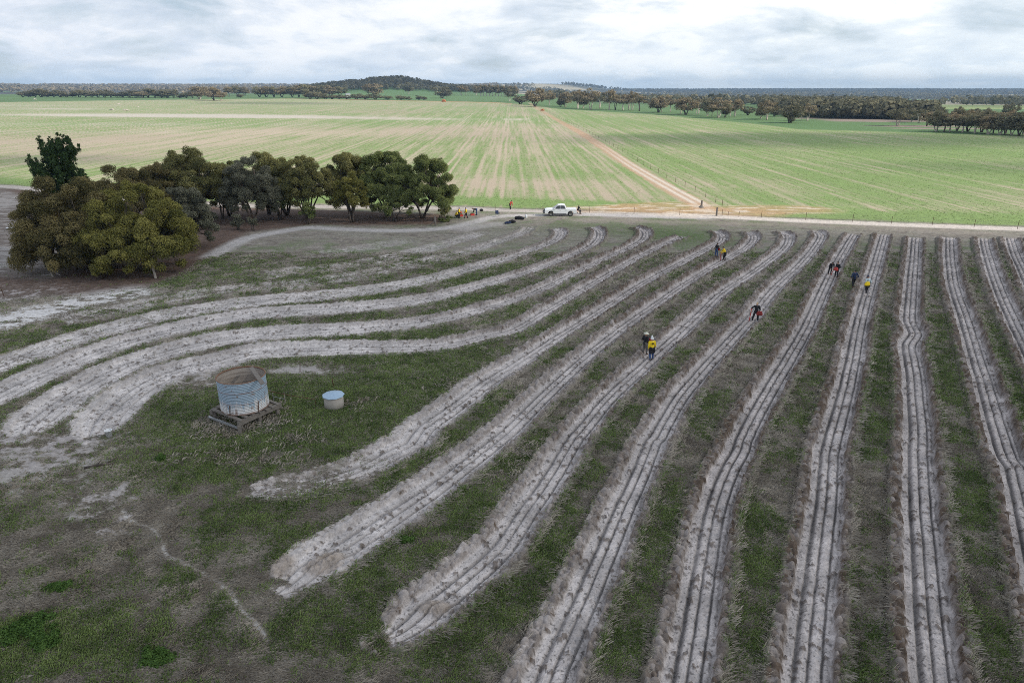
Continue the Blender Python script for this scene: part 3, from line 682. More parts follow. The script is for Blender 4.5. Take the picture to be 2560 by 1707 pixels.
m_grey = leaf_mat('grey_green_leaves', (0.090, 0.094, 0.066), (0.235, 0.230, 0.165))
m_brown = leaf_mat('brown_olive_leaves', (0.086, 0.080, 0.034), (0.262, 0.216, 0.100))
m_pine = leaf_mat('pine_needles', (0.020, 0.040, 0.017), (0.070, 0.110, 0.042), 0.1)

class Tube:
    def __init__(s): s.v = []; s.f = []
    def add(s, pts, r0, r1, sides=6, r=None):
        n = len(pts); b = len(s.v); pts = [Vector(p) for p in pts]
        for i, p in enumerate(pts):
            d = (pts[min(i+1, n-1)]-pts[max(i-1, 0)])
            if d.length < 1e-6: d = Vector((0, 0, 1))
            d.normalize()
            a = d.orthogonal() if abs(d.z) > 0.9 else d.cross(Vector((0, 0, 1)))
            a.normalize(); c = d.cross(a)
            rr = r[i] if r else r0+(r1-r0)*i/max(1, n-1)
            for k in range(sides):
                an = 2*math.pi*k/sides; s.v.append(p+(a*math.cos(an)+c*math.sin(an))*rr)
        for i in range(n-1):
            for k in range(sides):
                k2 = (k+1) % sides; s.f.append((b+i*sides+k, b+i*sides+k2, b+(i+1)*sides+k2, b+(i+1)*sides+k))
        for i0 in (0, n-1):          # close the ends with a fan of quads
            q = [b+i0*sides+k for k in range(sides)]
            if i0 == 0: q.reverse()
            for k in range(1, sides-1, 2): s.f.append((q[0], q[k], q[k+1], q[(k+2) % sides] if k+2 < sides else q[0]))
    def build(s, name, mat, parent=None, smooth=True):
        me = bpy.data.meshes.new(name); me.from_pydata([tuple(p) for p in s.v], [], [tuple(dict.fromkeys(f)) for f in s.f]); me.materials.append(mat)
        for p in me.polygons: p.use_smooth = smooth
        return link(bpy.data.objects.new(name, me), parent)
def leaves(g, cen, rad, dens, ll, lw, flat=0.85, tone=None, up=0.25, hang=0.0, shell=0.42):
    """leaf faces through a set of round clumps; returns (n,4,3) corners and one tone per leaf"""
    cen = np.array(cen, float); rad = np.array(rad, float)
    cnt = np.maximum(12, (dens*rad**2).astype(int)); idx = np.repeat(np.arange(len(cen)), cnt); n = len(idx)
    d = g.normal(size=(n, 3)); d /= np.linalg.norm(d, axis=1)[:, None]
    low = (d[:, 2] < 0) & (g.random(n) < 0.35); d[low, 2] *= -1
    r = rad[idx]*(1-shell*g.random(n)**1.6)*(0.74+0.52*fbm(d[:, 0]*3.5+idx*3.1, d[:, 1]*2.5+d[:, 2]*2, 2, 7))
    out_ = g.random(n) < 0.12; r = np.where(out_, r*(1.0+0.28*g.random(n)), r)
    p = cen[idx]+d*r[:, None]*np.array([1, 1, flat])
    nrm = d*0.9+g.normal(0, 0.55, (n, 3)); nrm[:, 2] += up; nrm /= np.linalg.norm(nrm, axis=1)[:, None]
    t = np.cross(nrm, g.normal(size=(n, 3))); t[:, 2] -= hang; t -= nrm*(t*nrm).sum(1)[:, None]; t /= np.linalg.norm(t, axis=1)[:, None]+1e-9
    b = np.cross(nrm, t); s = (0.65+0.7*g.random(n))[:, None]
    q = np.stack([p-t*ll*s*0.5, p+b*lw*s*0.5, p+t*ll*s*0.5, p-b*lw*s*0.5], 1)
    tn = (tone[idx] if tone is not None else 0.5)+g.normal(0, 0.2, n)
    return q, np.clip(tn, 0, 1)
def leaf_mesh(name, q, tn, mat, parent=None):
    n = len(q)
    return mesh_np(name, q.reshape(-1, 3), np.arange(n*4).reshape(n, 4), mat, parent, attrs={'v': ('FACE', tn)})
def bend(a, b, g, n=6, sag=0.12):
    a = Vector(a); b = Vector(b); L = (b-a).length
    o = Vector(g.normal(0, 1, 3))*L*sag*0.5; o.z = abs(o.z)*0.2
    mid = (a+b)/2+Vector(((b.x-a.x)*-0.12, (b.y-a.y)*-0.12, L*0.08))+o
    return [a*(1-t)**2+mid*2*t*(1-t)+b*t*t for t in np.linspace(0, 1, n)]

def bushy_tree(base, top_h, width, depth, crown_from, n_cl, rcl, mat, seed, label, group, stems=4, bark=None, leanx=0.0, hollow=0.25, name='mallee_tree', cat='tree', dens=840, ll=0.19, lw=0.078, tone0=0.45, low_cl=0):
    g = np.random.default_rng(seed)
    x, y = base; z = ZG(x, y)-0.05
    root = empty(name, (x, y, z), 0, label, cat, group)
    ch = top_h-crown_from; cz = crown_from
    cen = []; rad = []; tone = []
    tries = 0
    while len(cen) < n_cl and tries < 6000:
        tries += 1
        d = g.normal(size=3); d /= np.linalg.norm(d)
        if d[2] < -0.15: d[2] *= -0.6
        rr = (1-hollow*g.random()**2)
        r = rcl*(0.65+0.7*g.random())
        p = np.array([d[0]*(width/2-r*0.75)*rr+leanx*(0.4+0.6*d[2]), d[1]*(depth/2-r*0.75)*rr, cz+max(-0.1, d[2])*(ch-r*0.85)*rr])
        if any(np.linalg.norm((p-c)*[1, 1, 1.1]) < 0.52*(r+q) for c, q in zip(cen, rad)) and g.random() < 0.93: continue
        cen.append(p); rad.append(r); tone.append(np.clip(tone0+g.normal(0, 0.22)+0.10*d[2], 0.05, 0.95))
    for k in range(low_cl):
        a = g.random()*6.28; p = np.array([math.cos(a)*width*0.36, math.sin(a)*depth*0.36, crown_from*(0.45+0.3*g.random())]); cen.append(p); rad.append(rcl*0.6); tone.append(tone0)
    # each clump is really several smaller heads of foliage
    c2 = []; r2 = []; t2 = []
    for p, r, tn in zip(cen, rad, tone):
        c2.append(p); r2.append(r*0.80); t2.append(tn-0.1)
        for k in range(6):
            d = g.normal(size=3); d[2] = abs(d[2])*0.8-0.05; d /= np.linalg.norm(d)
            c2.append(p+d*r*0.58); r2.append(r*(0.40+0.2*g.random())); t2.append(np.clip(tn+g.normal(0, 0.10), 0, 1))
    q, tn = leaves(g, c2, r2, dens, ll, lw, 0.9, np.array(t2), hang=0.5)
    q[..., 2] = np.maximum(q[..., 2], 0.03)
    T_ = Tube(); cs = [Vector(c) for c in cen]
    order = sorted(range(len(cs)), key=lambda i: math.atan2(cs[i].y, cs[i].x))
    grp = [order[i::1][int(len(order)*s/stems):int(len(order)*(s+1)/stems)] for i in (0,) for s in range(stems)]
    r_b = 0.030*top_h**0.9/math.sqrt(stems)+0.03
    for gi in grp:
        if not gi: continue
        m = sum((cs[i] for i in gi), Vector())/len(gi)
        a = math.atan2(m.y, m.x); b0 = Vector((math.cos(a)*0.18, math.sin(a)*0.18, 0))
        fork = Vector((m.x*0.55, m.y*0.55, max(0.9, crown_from*0.75+0.1*m.z)))
        st = bend(b0, fork, g, 6, 0.18); T_.add(st, r_b*1.25, r_b*0.75, 7)
        for i in gi:
            e = cs[i]-Vector((0, 0, rad[i]*0.15))
            T_.add(bend(fork, e, g, 5, 0.2), r_b*0.5, 0.018, 5)
            for k in range(2):
                e2 = cs[i]+Vector(g.normal(0, 1, 3))*rad[i]*0.5; T_.add([fork.lerp(e, 0.6), e.lerp(e2, 0.5)+Vector((0, 0, .1)), e2], 0.022, 0.008, 4)
    T_.build('trunk', bark or m_bark, root)
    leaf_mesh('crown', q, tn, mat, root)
    return root
def at_tree(u, v, vtop, dx=0):
    """base on the ground below a column and the height that reaches a given row"""
    x, y = G(u, v); d = ray(u, vtop); t = y/d.y
    return (x, y), H+d.z*t
def px2m(u, v, w):
    x, y = G(u, v); return w/FPX*(y*math.cos(PITCH)+H*math.sin(PITCH))
GR = 'trees of the grove beside the farm track'
def grove(u, v, vtop, wpx, depth_k, crown_frac, n_cl, rcl, mat, seed, label, **kw):
    b, h = at_tree(u, v, vtop); w = px2m(u, v, wpx)*1.18
    return bushy_tree(b, h, w, w*depth_k, h*max(.2, crown_frac-.12), int(n_cl*1.5), rcl*1.16, mat, seed, label, GR, **kw)
grove(360, 676, 446, 258, 0.85, 0.30, 66, 0.92, m_gold, 101, 'broad rounded tree with yellow olive crown, nearest of the grove', stems=6, low_cl=5, tone0=0.5)
grove(196, 674, 428, 238, 0.9, 0.30, 62, 1.0, m_brown, 102, 'wide brownish olive tree in front of the dark pine', stems=6, low_cl=4, tone0=0.45)
grove(330, 575, 404, 190, 0.8, 0.45, 44, 0.95, m_brown, 103, 'brownish domed tree rising just behind the yellow olive one', stems=4)
grove(478, 620, 455, 120, 0.9, 0.40, 34, 0.75, m_grey, 104, 'small grey green tree on the right of the yellow olive one', stems=4, low_cl=3)
grove(490, 548, 365, 168, 0.8, 0.48, 46, 0.95, m_olive, 105, 'tall tree with double domed crown, highest on the left of the grove', stems=4)
grove(636, 556, 385, 130, 0.8, 0.42, 38, 0.85, m_grey, 106, 'dark grey leaved tree with pinkish leaning trunks', stems=4, bark=m_pink, low_cl=3)
grove(672, 536, 376, 92, 0.8, 0.62, 20, 0.8, m_olive, 107, 'thin tree with a small high crown the field shows through', stems=3)
grove(770, 545, 384, 140, 0.8, 0.52, 38, 0.9, m_olive, 108, 'olive tree with bare fanned stems mid grove', stems=6, low_cl=4)
grove(880, 538, 371, 112, 0.8, 0.52, 34, 0.9, m_olive, 109, 'upright olive tree with dark stems mid grove, right of the fanned one', stems=4, low_cl=3)
grove(880, 556, 420, 84, 0.8, 0.50, 20, 0.75, m_gold, 110, 'lower yellowish tree in front of the upright olive tree', stems=4)
grove(968, 540, 371, 138, 0.8, 0.46, 44, 0.95, m_green, 111, 'full dark green tree near the right end of the grove', stems=5, low_cl=5)
grove(1056, 546, 383, 156, 0.85, 0.42, 48, 0.92, m_green, 112, 'leaning green tree at the right end of the grove', stems=4, leanx=1.2, low_cl=5)
grove(718, 538, 388, 112, 0.8, 0.48, 30, 0.85, m_olive, 113, 'olive tree between the thin high crowned one and the fanned stems', stems=4)
grove(575, 540, 396, 110, 0.8, 0.40, 30, 0.85, m_olive, 114, 'olive tree left of the dark grey pinkish trunked one', stems=4)
grove(425, 556, 398, 120, 0.8, 0.42, 30, 0.85, m_brown, 115, 'brown crowned tree left of the double domed tall one', stems=4)
SH = 'shrubs and saplings of the grove'
def shrub(u, v, vtop, wpx, n_cl, rcl, mat, seed, label, cf=0.35, **kw):
    b, h = at_tree(u, v, vtop); w = px2m(u, v, wpx)
    return bushy_tree(b, h, w, w*0.9, h*cf, n_cl, rcl, mat, seed, label, SH, name='shrub', cat='shrub', stems=3, ll=0.2, lw=0.09, dens=520, **kw)
shrub(985, 553, 480, 112, 24, 0.62, m_green, 121, 'low spreading green shrub under the right end trees')
shrub(597, 574, 528, 36, 9, 0.45, m_grey, 122, 'round grey green shrub on the bare litter', 0.3)
shrub(633, 577, 537, 30, 7, 0.42, m_grey, 123, 'sparse little shrub right of the round grey one', 0.4)
shrub(258, 694, 640, 62, 11, 0.5, m_gold, 124, 'low yellow shrub at the feet of the brownish olive tree', 0.3)
shrub(374, 690, 652, 26, 6, 0.35, m_gold, 125, 'small yellow shrub beside the pale split post', 0.3)
shrub(556, 546, 462, 62, 16, 0.62, m_olive, 126, 'upright olive sapling behind the grey shrubs')
shrub(700, 548, 448, 74, 18, 0.68, m_green, 127, 'dense green sapling below the thin high crowned tree')
shrub(770, 560, 500, 50, 10, 0.5, m_green, 128, 'dark low shrub among the fanned bare stems')
shrub(1108, 552, 505, 36, 8, 0.42, m_olive, 129, 'small loose sapling at the very end of the grove')
shrub(530, 562, 520, 44, 8, 0.5, m_grey, 130, 'grey undershrub between the grey tree and the litter')

# ---- the pine behind the brownish tree
def pine():
    g = np.random.default_rng(140)
    (x, y), h = at_tree(200, 646, 352)
    root = empty('pine_tree', (x, y, ZG(x, y)-0.05), 0, 'dark green pine with ragged spiky top at the left end', 'tree', GR)
    T_ = Tube(); T_.add([(0, 0, 0), (0.1, 0, h*0.3), (0, 0.1, h*0.65), (0.05, 0, h*0.97)], 0.26, 0.03, 8)
    cen = []; rad = []; tone = []
    for k in range(78):
        f = 0.97*(k/78)**0.85; zz_ = 0.6+f*(h-1.2)
        L = (4.4*(1-f)**0.55+0.45)*(0.6+0.55*g.random())
        if 0.3 < f < 0.62: L *= 0.9
        a = k*2.4+g.normal(0, 0.3); e = Vector((math.cos(a)*L, math.sin(a)*L, zz_+L*(0.08+1.0*f**1.5)))
        s0 = Vector((0, 0, zz_)); mid = s0.lerp(e, 0.55)+Vector((0, 0, -L*0.10))
        T_.add([s0, mid, e], 0.055*(1-f)+0.02, 0.012, 5)
        m = max(4, int(L*4.2))
        for j in range(m):
            t = 0.25+0.75*j/(m-1); p = s0*(1-t)**2+mid*2*t*(1-t)+e*t*t
            p = p+Vector(g.normal(0, 0.16, 3)); cen.append(p); rad.append(0.23+0.12*g.random()); tone.append(0.25+0.5*t*g.random())
            for _ in range(2):                       # upright candles at the shoots
                q0 = p+Vector((g.normal(0, .16), g.normal(0, .16), 0.25+0.45*g.random())); cen.append(q0); rad.append(0.13+0.05*g.random()); tone.append(0.45+0.4*g.random())
    T_.build('trunk', m_bark, root)
    q, tn = leaves(g, cen, rad, 1700, 0.26, 0.06, 1.2, np.array(tone), up=0.1, hang=-0.9, shell=0.8)
    q[..., 2] = np.maximum(q[..., 2], 0.05)
    leaf_mesh('crown', q, tn, m_pine, root)
pine()
# ------------------------------------------------------------------ gums along the far edge of the crop, seen small: a few kinds, copied
m_gumleaf = leaf_mat('gum_leaves', (0.150, 0.130, 0.080), (0.350, 0.280, 0.175))
m_gumdark = leaf_mat('dark_gum_leaves', (0.095, 0.098, 0.063), (0.245, 0.222, 0.138))
m_bushleaf = leaf_mat('bush_leaves', (0.130, 0.130, 0.072), (0.290, 0.262, 0.155))
def gum_proto(kind, seed):
    """unit tree 10 m high: crown and trunk meshes"""
    g = np.random.default_rng(seed)
    T_ = Tube(); cen = []; rad = []; tone = []
    W, base, nst, ncl, rc = {'forked': (4.2, 0.26, 2, 26, 1.35), 'round': (4.6, 0.12, 3, 32, 1.45), 'tall': (3.0, 0.28, 1, 22, 1.2), 'bush': (4.4, 0.02, 4, 24, 1.45), 'sparse': (3.6, 0.42, 2, 13, 1.0)}[kind]
    while len(cen) < ncl:
        d = g.normal(size=3); d /= np.linalg.norm(d); d[2] = max(d[2], -0.45); rr = 1-0.45*g.random()**2
        r = rc*(0.6+0.8*g.random())
        mid = 10*(base+(1-base)*0.45); hz = 10*(1-base)*0.55
        p = np.array([d[0]*(W-r*0.6)*rr, d[1]*(W-r*0.6)*rr, mid+d[2]*(hz-r*0.7)*rr])
        cen.append(p); rad.append(r); tone.append(np.clip(0.5+g.normal(0, 0.22)+0.12*d[2], 0, 1))
    for s in range(nst):
        a = s/nst*6.28+g.random()*2; f = Vector((math.cos(a)*W*0.22*(nst > 1), math.sin(a)*W*0.22*(nst > 1), 10*(base+0.12)))
        T_.add(bend((math.cos(a)*0.12, math.sin(a)*0.12, -0.3), f, g, 5, 0.15), 0.27, 0.17, 6)
        mine = [c for i, c in enumerate(cen) if i % nst == s]
        for c in mine: T_.add(bend(f, Vector(c), g, 4, 0.2), 0.11, 0.03, 4)
    q, tn = leaves(g, cen, rad, 46, 0.62, 0.36, 0.82, np.array(tone), hang=0.4, shell=0.55)
    q[..., 2] = np.maximum(q[..., 2], 0.05)
    return q, tn, T_
GUMS = {}
def gum(kind, var, mat, bark, loc, h, wk, rz, label, group, cat='tree', name='gum_tree'):
    key = (kind, var, mat.name, bark.name)
    if key not in GUMS:
        q, tn, T_ = gum_proto(kind, hash((kind, var)) % 1 + {'forked': 200, 'round': 300, 'tall': 400, 'bush': 500, 'sparse': 600}[kind]+var)
        root = empty(name, loc, rz); cr = leaf_mesh('crown', q, tn, mat, root); tr = T_.build('trunk', bark, root)
        GUMS[key] = (root, cr, tr)
    else:
        r0, c0, t0 = GUMS[key]
        root = r0.copy(); C.objects.link(root); root.name = name
        for o in (c0, t0):
            k = o.copy(); C.objects.link(k); k.parent = root
    root.location = loc; root.rotation_euler = (0, 0, rz); root.scale = (h/10*wk, h/10*wk, h/10)
    if 'group' in root: del root['group']
    return tag(root, label, cat, group)
def far_tree(X_, Y_, top, w, kind, cr, var=0, mat=None, bark=None, label='', group=None, dist=None, name='gum_tree', cat='tree'):
    """X_, Y_ base, top and width measured in a photo crop cr=(x0, y0, scale)"""
    u, v = cr[0]+X_/cr[2], cr[1]+Y_/cr[2]; vt = cr[1]+top/cr[2]; wp = w/cr[2]
    if dist is None: x, y = GT(u, v)
    else: x, y, _ = GD(u, v, dist)
    z = T(x, y); d = ray(u, vt); h = H+d.z*(y/d.y)-z
    wm = wp/FPX*(y*math.cos(PITCH)+H*math.sin(PITCH))
    half = {'forked': 4.2, 'round': 4.6, 'tall': 3.0, 'bush': 4.4, 'sparse': 3.6}[kind]
    wk = np.clip(wm/2/(half*h/10)*1.15, 0.6, 2.6)
    return gum(kind, var, mat or m_gumleaf, bark or m_white, (x, y, z-0.1), h*1.02, wk*1.05, (u*7.13) % 6.28, label, group, cat, name)
c3 = (1240, 190, 4.523); c4_ = (1640, 200, 5.113); c5 = (2060, 200, 4.704); c1 = (0, 180, 3.675); c2_ = (640, 170, 3.675)
ROWG = 'gum trees along the far edge of the right hand crop'
ORD = ['first', 'second', 'third', 'fourth', 'fifth', 'sixth', 'seventh', 'eighth', 'ninth', 'tenth', 'eleventh', 'twelfth', 'thirteenth', 'fourteenth', 'fifteenth', 'sixteenth', 'seventeenth', 'eighteenth', 'nineteenth', 'twentieth', 'twenty-first', 'twenty-second', 'twenty-third', 'twenty-fourth', 'twenty-fifth', 'twenty-sixth', 'twenty-seventh', 'twenty-eighth', 'twenty-ninth', 'thirtieth']
far_tree(275, 325, 200, 160, 'bush', c3, 0, m_gumdark, m_bark, 'dense dark bush at the far end of the straight track, left side', ROWG)
far_tree(440, 350, 135, 235, 'round', c3, 0, m_gumleaf, m_bark, 'big spreading gum standing where the straight track ends', ROWG)
far_tree(605, 335, 165, 115, 'forked', c3, 0, m_gumleaf, None, 'slim gum with white forked trunk right of the track end gum', ROWG)
row = [(730, 352, 230, 90, 'bush', 1, m_gumdark, m_bark), (785, 352, 180, 150, 'round', 1, m_gumleaf, m_white), (925, 375, 155, 150, 'forked', 1, m_gumleaf, m_white), (985, 372, 190, 130, 'round', 2, m_gumdark, m_white), (1068, 384, 140, 170, 'forked', 0, m_gumleaf, m_white), (1170, 372, 200, 130, 'sparse', 0, m_gumdark, m_white),
       (1278, 390, 150, 160, 'forked', 2, m_gumleaf, m_white), (1350, 386, 205, 110, 'sparse', 1, m_gumleaf, m_bark), (1437, 392, 195, 140, 'tall', 0, m_gumleaf, m_white), (1500, 388, 215, 100, 'sparse', 0, m_gumleaf, m_white), (1540, 390, 172, 120, 'forked', 1, m_gumleaf, m_white), (1622, 398, 215, 160, 'sparse', 1, m_gumleaf, m_bark),
       (1835, 418, 225, 200, 'round', 0, m_gumleaf, m_bark), (1870, 415, 260, 110, 'tall', 1, m_gumdark, m_white), (1968, 412, 205, 120, 'tall', 0, m_gumleaf, m_white), (2085, 436, 250, 120, 'tall', 1, m_gumdark, m_white), (2142, 442, 238, 220, 'round', 1, m_gumleaf, m_bark)]
for i, (a, b, t_, w, k, var, mt, bk) in enumerate(row):
    far_tree(a, b, t_, w, k, c3, var, mt, bk, ORD[i]+' gum along the crop edge, counting right from the slim white forked gum', ROWG)
row = [(520, 436, 235, 110, 'tall', 0, m_gumdark, m_white, 'slender dark gum with white trunk right of the brown domed gum'), (545, 442, 228, 120, 'sparse', 0, m_gumleaf, m_white, 'thin crowned gum with curved white stem beside a slender dark one'), (655, 466, 225, 180, 'round', 2, m_gumdark, m_white, 'broad dark gum with two thin white stems along the crop edge'),
       (712, 474, 300, 90, 'tall', 1, m_gumdark, m_bark, 'narrow dark gum between the broad dark one and the white forked giant'), (797, 487, 224, 240, 'forked', 0, m_gumleaf, m_white, 'biggest gum with bright white forked trunk mid right'), (880, 486, 320, 120, 'round', 1, m_gumdark, m_bark, 'small dark gum under the right side of the white forked giant'), (952, 466, 300, 110, 'tall', 0, m_gumleaf, m_white, 'thin gum close behind the white forked giant'),
       (1003, 472, 240, 175, 'forked', 2, m_gumleaf, m_white, 'brownish gum with leaning white trunk right of the white forked giant'), (1170, 452, 312, 160, 'bush', 0, m_gumdark, m_bark, 'low dark round tree by itself on the green pasture'), (1412, 514, 255, 225, 'forked', 1, m_gumleaf, m_white, 'tall gum with single thick white trunk and tiered crown'), (1338, 497, 330, 140, 'round', 2, m_gumdark, m_white, 'small gum tucked against the tiered gum'),
       (1510, 470, 320, 130, 'bush', 1, m_gumdark, m_bark, 'dark bushy tree behind the tiered gum'), (1703, 552, 287, 280, 'round', 0, m_gumdark, m_bark, 'big low dark gum out in the crop with black trunk'), (1728, 556, 430, 80, 'bush', 0, m_gumdark, m_bark, 'dark bush leaning against the black trunked gum'), (1932, 527, 300, 165, 'forked', 0, m_gumleaf, m_white, 'slanting gum with y shaped white trunk beside the dark low gum'), (1860, 522, 400, 90, 'sparse', 1, m_gumdark, m_white, 'little sparse gum between the dark low gum and the slanting one')]
for (a, b, t_, w, k, var, mt, bk, lb) in row: far_tree(a, b, t_, w, k, c4_, var, mt, bk, lb, ROWG)
RG = 'dark gums massed at the right edge'
far_tree(857, 545, 332, 230, 'forked', c5, 1, m_gumdark, m_white, 'gum with short white fork on the bare creek flat', RG)
far_tree(1112, 510, 345, 190, 'sparse', c5, 1, m_gumdark, m_white, 'dead looking gum with bare white limbs on the creek flat', RG)
far_tree(1030, 500, 330, 150, 'round', c5, 2, m_gumdark, m_white, 'dark gum between the white fork and the bare limbed gum', RG)
row = [(1205, 548, 372, 150, 'forked', 2), (1318, 612, 352, 210, 'round', 0), (1410, 616, 420, 150, 'tall', 0), (1480, 616, 380, 190, 'forked', 1), (1560, 600, 330, 170, 'round', 1), (1622, 624, 420, 160, 'tall', 1), (1690, 610, 350, 190, 'round', 2), (1772, 634, 362, 190, 'forked', 0), (1850, 620, 345, 200, 'round', 0), (1925, 642, 400, 200, 'round', 1), (1990, 628, 362, 170, 'forked', 2), (2065, 648, 392, 190, 'round', 2), (2130, 640, 352, 200, 'forked', 1), (2200, 652, 420, 170, 'round', 0), (2290, 660, 362, 220, 'round', 1), (2340, 650, 350, 180, 'forked', 0), (2420, 664, 370, 220, 'round', 2), (2520, 676, 380, 220, 'round', 0), (2640, 690, 390, 230, 'forked', 1)]
for i, (a, b, t_, w, k, var) in enumerate(row):
    far_tree(a, b, t_, w*1.12, k, c5, var, m_gumdark if i % 3 else m_gumleaf, m_white if i % 2 else m_bark, ORD[i]+' gum from the left in the dark clump at the right edge', RG)
row = [(1300, 420, 300, 60, 'sparse'), (1370, 425, 312, 100, 'round'), (1560, 430, 310, 110, 'round'), (1760, 430, 332, 150, 'forked'), (1900, 430, 328, 110, 'round'), (2150, 400, 270, 140, 'forked'), (2240, 300, 262, 60, 'sparse')]
for i, (a, b, t_, w, k) in enumerate(row):
    far_tree(a, 470, t_, w, k, c5, i % 2, m_gumdark, m_white, ORD[i]+' from the left of the crowns showing above the dark right hand clump', RG, dist=470)
LG = 'trees beyond the left hand crop'
row = [(1303, 243, 180, 100, 'forked', m_gumleaf, m_white, 'pale lone gum on the skyline of the left crop'), (1830, 246, 132, 190, 'round', m_gumleaf, m_white, 'tall broad gum with a white stem, left group of two'), (1967, 270, 135, 140, 'round', m_gumleaf, m_bark, 'gum with dense low crown standing out in the left crop'), (2036, 270, 178, 95, 'forked', m_gumleaf, m_white, 'small pale gum right beside the dense low crowned one'),
       (2105, 232, 136, 75, 'tall', m_gumleaf, m_bark, 'narrow gum just right of the pale small gum'), (2180, 206, 124, 95, 'round', m_gumdark, m_bark, 'gum with dark top beside the sandy slope'), (2250, 204, 138, 80, 'round', m_gumleaf, m_bark, 'small round gum right of the dark topped one'), (2210, 234, 196, 60, 'bush', m_gumdark, m_bark, 'single dark bush on the pale sandy slope')]
for i, (a, b, t_, w, k, mt, bk, lb) in enumerate(row): far_tree(a, b, t_, w, k, c1, i % 3, mt, bk, lb, LG, dist=[1000, 950, 900, 900, 1100, 1200, 1200, 1050][i])
x0_ = 205; i = 0
while x0_ < 1790:                                   # the long dark windbreak beyond the rise
    top = 168+18*math.sin(x0_*0.031)+10*math.sin(x0_*0.0113+1)+(8 if x0_ < 700 else 4); w = 90+25*math.sin(x0_*0.07)
    base_ = np.interp(x0_, [200, 690, 1700], [204, 228, 240])
    far_tree(x0_, base_, top, w*1.3, ['round', 'bush', 'round'][i % 3], c1, i % 3, m_gumdark, m_bark, (ORD[i] if i < 30 else 'last')+' tree from the left of the long dark windbreak beyond the left crop', 'windbreak trees beyond the left hand crop', dist=1020)
    x0_ += 58; i += 1
row = [(30, 250, 172, 110, 'round'), (95, 252, 168, 120, 'round'), (165, 250, 170, 120, 'round'), (235, 248, 166, 120, 'round'), (330, 242, 175, 90, 'round'), (390, 243, 155, 120, 'round'), (460, 242, 148, 140, 'round'), (520, 240, 160, 110, 'forked'), (600, 240, 158, 120, 'round'), (690, 232, 160, 120, 'round'), (770, 232, 170, 110, 'forked')]
for i, (a, b, t_, w, k) in enumerate(row):
    far_tree(a, b, t_, w*1.1, k, c2_, i % 3, m_gumleaf if i % 2 else m_bushleaf, m_bark, ORD[i]+' from the left of the brown gums in front of the wooded hill', 'gums left of the wooded hill', dist=1080)
row = [(500, 285, 190, 110), (560, 287, 205, 120), (640, 289, 232, 100), (700, 290, 240, 80), (760, 291, 238, 90), (835, 293, 248, 90), (925, 297, 226, 110), (1000, 298, 240, 90), (1100, 296, 220, 120), (1215, 296, 248, 100), (1330, 295, 245, 90), (1410, 296, 262, 70), (1500, 297, 244, 60), (1540, 298, 256, 50)]
for i, (a, b, t_, w) in enumerate(row):
    far_tree(a, b, t_, w*1.1, 'bush', c2_, i % 3, m_bushleaf if i < 12 else m_gumdark, m_bark, ORD[i]+' bush from the left in the hedge on the far crop edge', 'hedge of bushes on the far crop edge', dist=1000-i*4, name='bush', cat='bush')
row = [(1085, 216, 142, 180, 'round', m_gumleaf, 'wide gum on the green slope below the wooded hill', 1150), (1708, 243, 153, 155, 'bush', m_gumdark, 'large round tree alone on the green slope', 1050), (1885, 224, 160, 75, 'forked', m_gumleaf, 'first of two pale trunked gums on the slope', 1250), (1926, 227, 165, 65, 'forked', m_gumleaf, 'second of two pale trunked gums on the slope', 1250), (2022, 226, 164, 65, 'round', m_gumleaf, 'small round gum right of the pale trunked pair', 1250),
       (2330, 276, 185, 90, 'forked', m_gumdark, 'dark gum left of the bush at the track end', 900), (1400, 208, 130, 90, 'round', m_gumdark, 'dark tree at the foot of the wooded hill', 1350)]
for (a, b, t_, w, k, mt, lb, ds) in row: far_tree(a, b, t_, w, k, c2_, 1, mt, m_white, lb, LG, dist=ds)
for i in range(13):
    a = 2065+i*27; far_tree(a, 232+i*1.5, 152+5*math.sin(i*1.9)+i*1.2, 60, ['round', 'tall', 'forked'][i % 3], c2_, i % 3, m_gumdark if i % 2 else m_gumleaf, m_white, ORD[i]+' tree from the left of the row joining the wooded hill to the track end', 'row of trees right of the wooded hill', dist=1180)

# ---- woods too many to count
def woods(name, pts, hts, label, mat, seed, per=16, size=0.34):
    g = np.random.default_rng(seed); n = len(pts); pts = np.array(pts)
    z = terr(pts[:, 0], pts[:, 1])
    idx = np.repeat(np.arange(n), per); m = len(idx)
    d = g.normal(size=(m, 3)); d /= np.linalg.norm(d, axis=1)[:, None]
    h = hts[idx]
    p = np.stack([pts[idx, 0]+d[:, 0]*h*0.42, pts[idx, 1]+d[:, 1]*h*0.42, z[idx]+h*(0.60+0.38*d[:, 2])], -1)
    nrm = d+g.normal(0, 0.4, (m, 3)); nrm[:, 2] += 0.2; nrm /= np.linalg.norm(nrm, axis=1)[:, None]
    t = np.cross(nrm, g.normal(size=(m, 3))); t /= np.linalg.norm(t, axis=1)[:, None]; b = np.cross(nrm, t)
    s = (h*size*(0.7+0.6*g.random(m)))[:, None]
    q = np.stack([p-t*s, p+b*s*0.8, p+t*s, p-b*s*0.8], 1)
    tone = np.clip(np.repeat(g.random(n), per)*0.75+g.normal(0, 0.14, m)+0.1, 0, 1)
    o = leaf_mesh(name, q, tone, mat)
    return tag(o, label, 'woods', None, 'stuff')
g = np.random.default_rng(900)
def pick(n, x0, x1, y0, y1, keep):
    P = np.stack([g.uniform(x0, x1, n), g.uniform(y0, y1, n)], -1); return P[keep(P[:, 0], P[:, 1])]
P = pick(5200, -760, 130, 1420, 2000, lambda x, y: (np.exp(-((x+268)/150)**2-((y-1720)/210)**2)+0.9*np.exp(-((x+430)/130)**2-((y-1700)/190)**2)+0.75*np.exp(-((x+110)/130)**2-((y-1700)/150)**2)) > 0.36+0.25*g.random(len(x)))
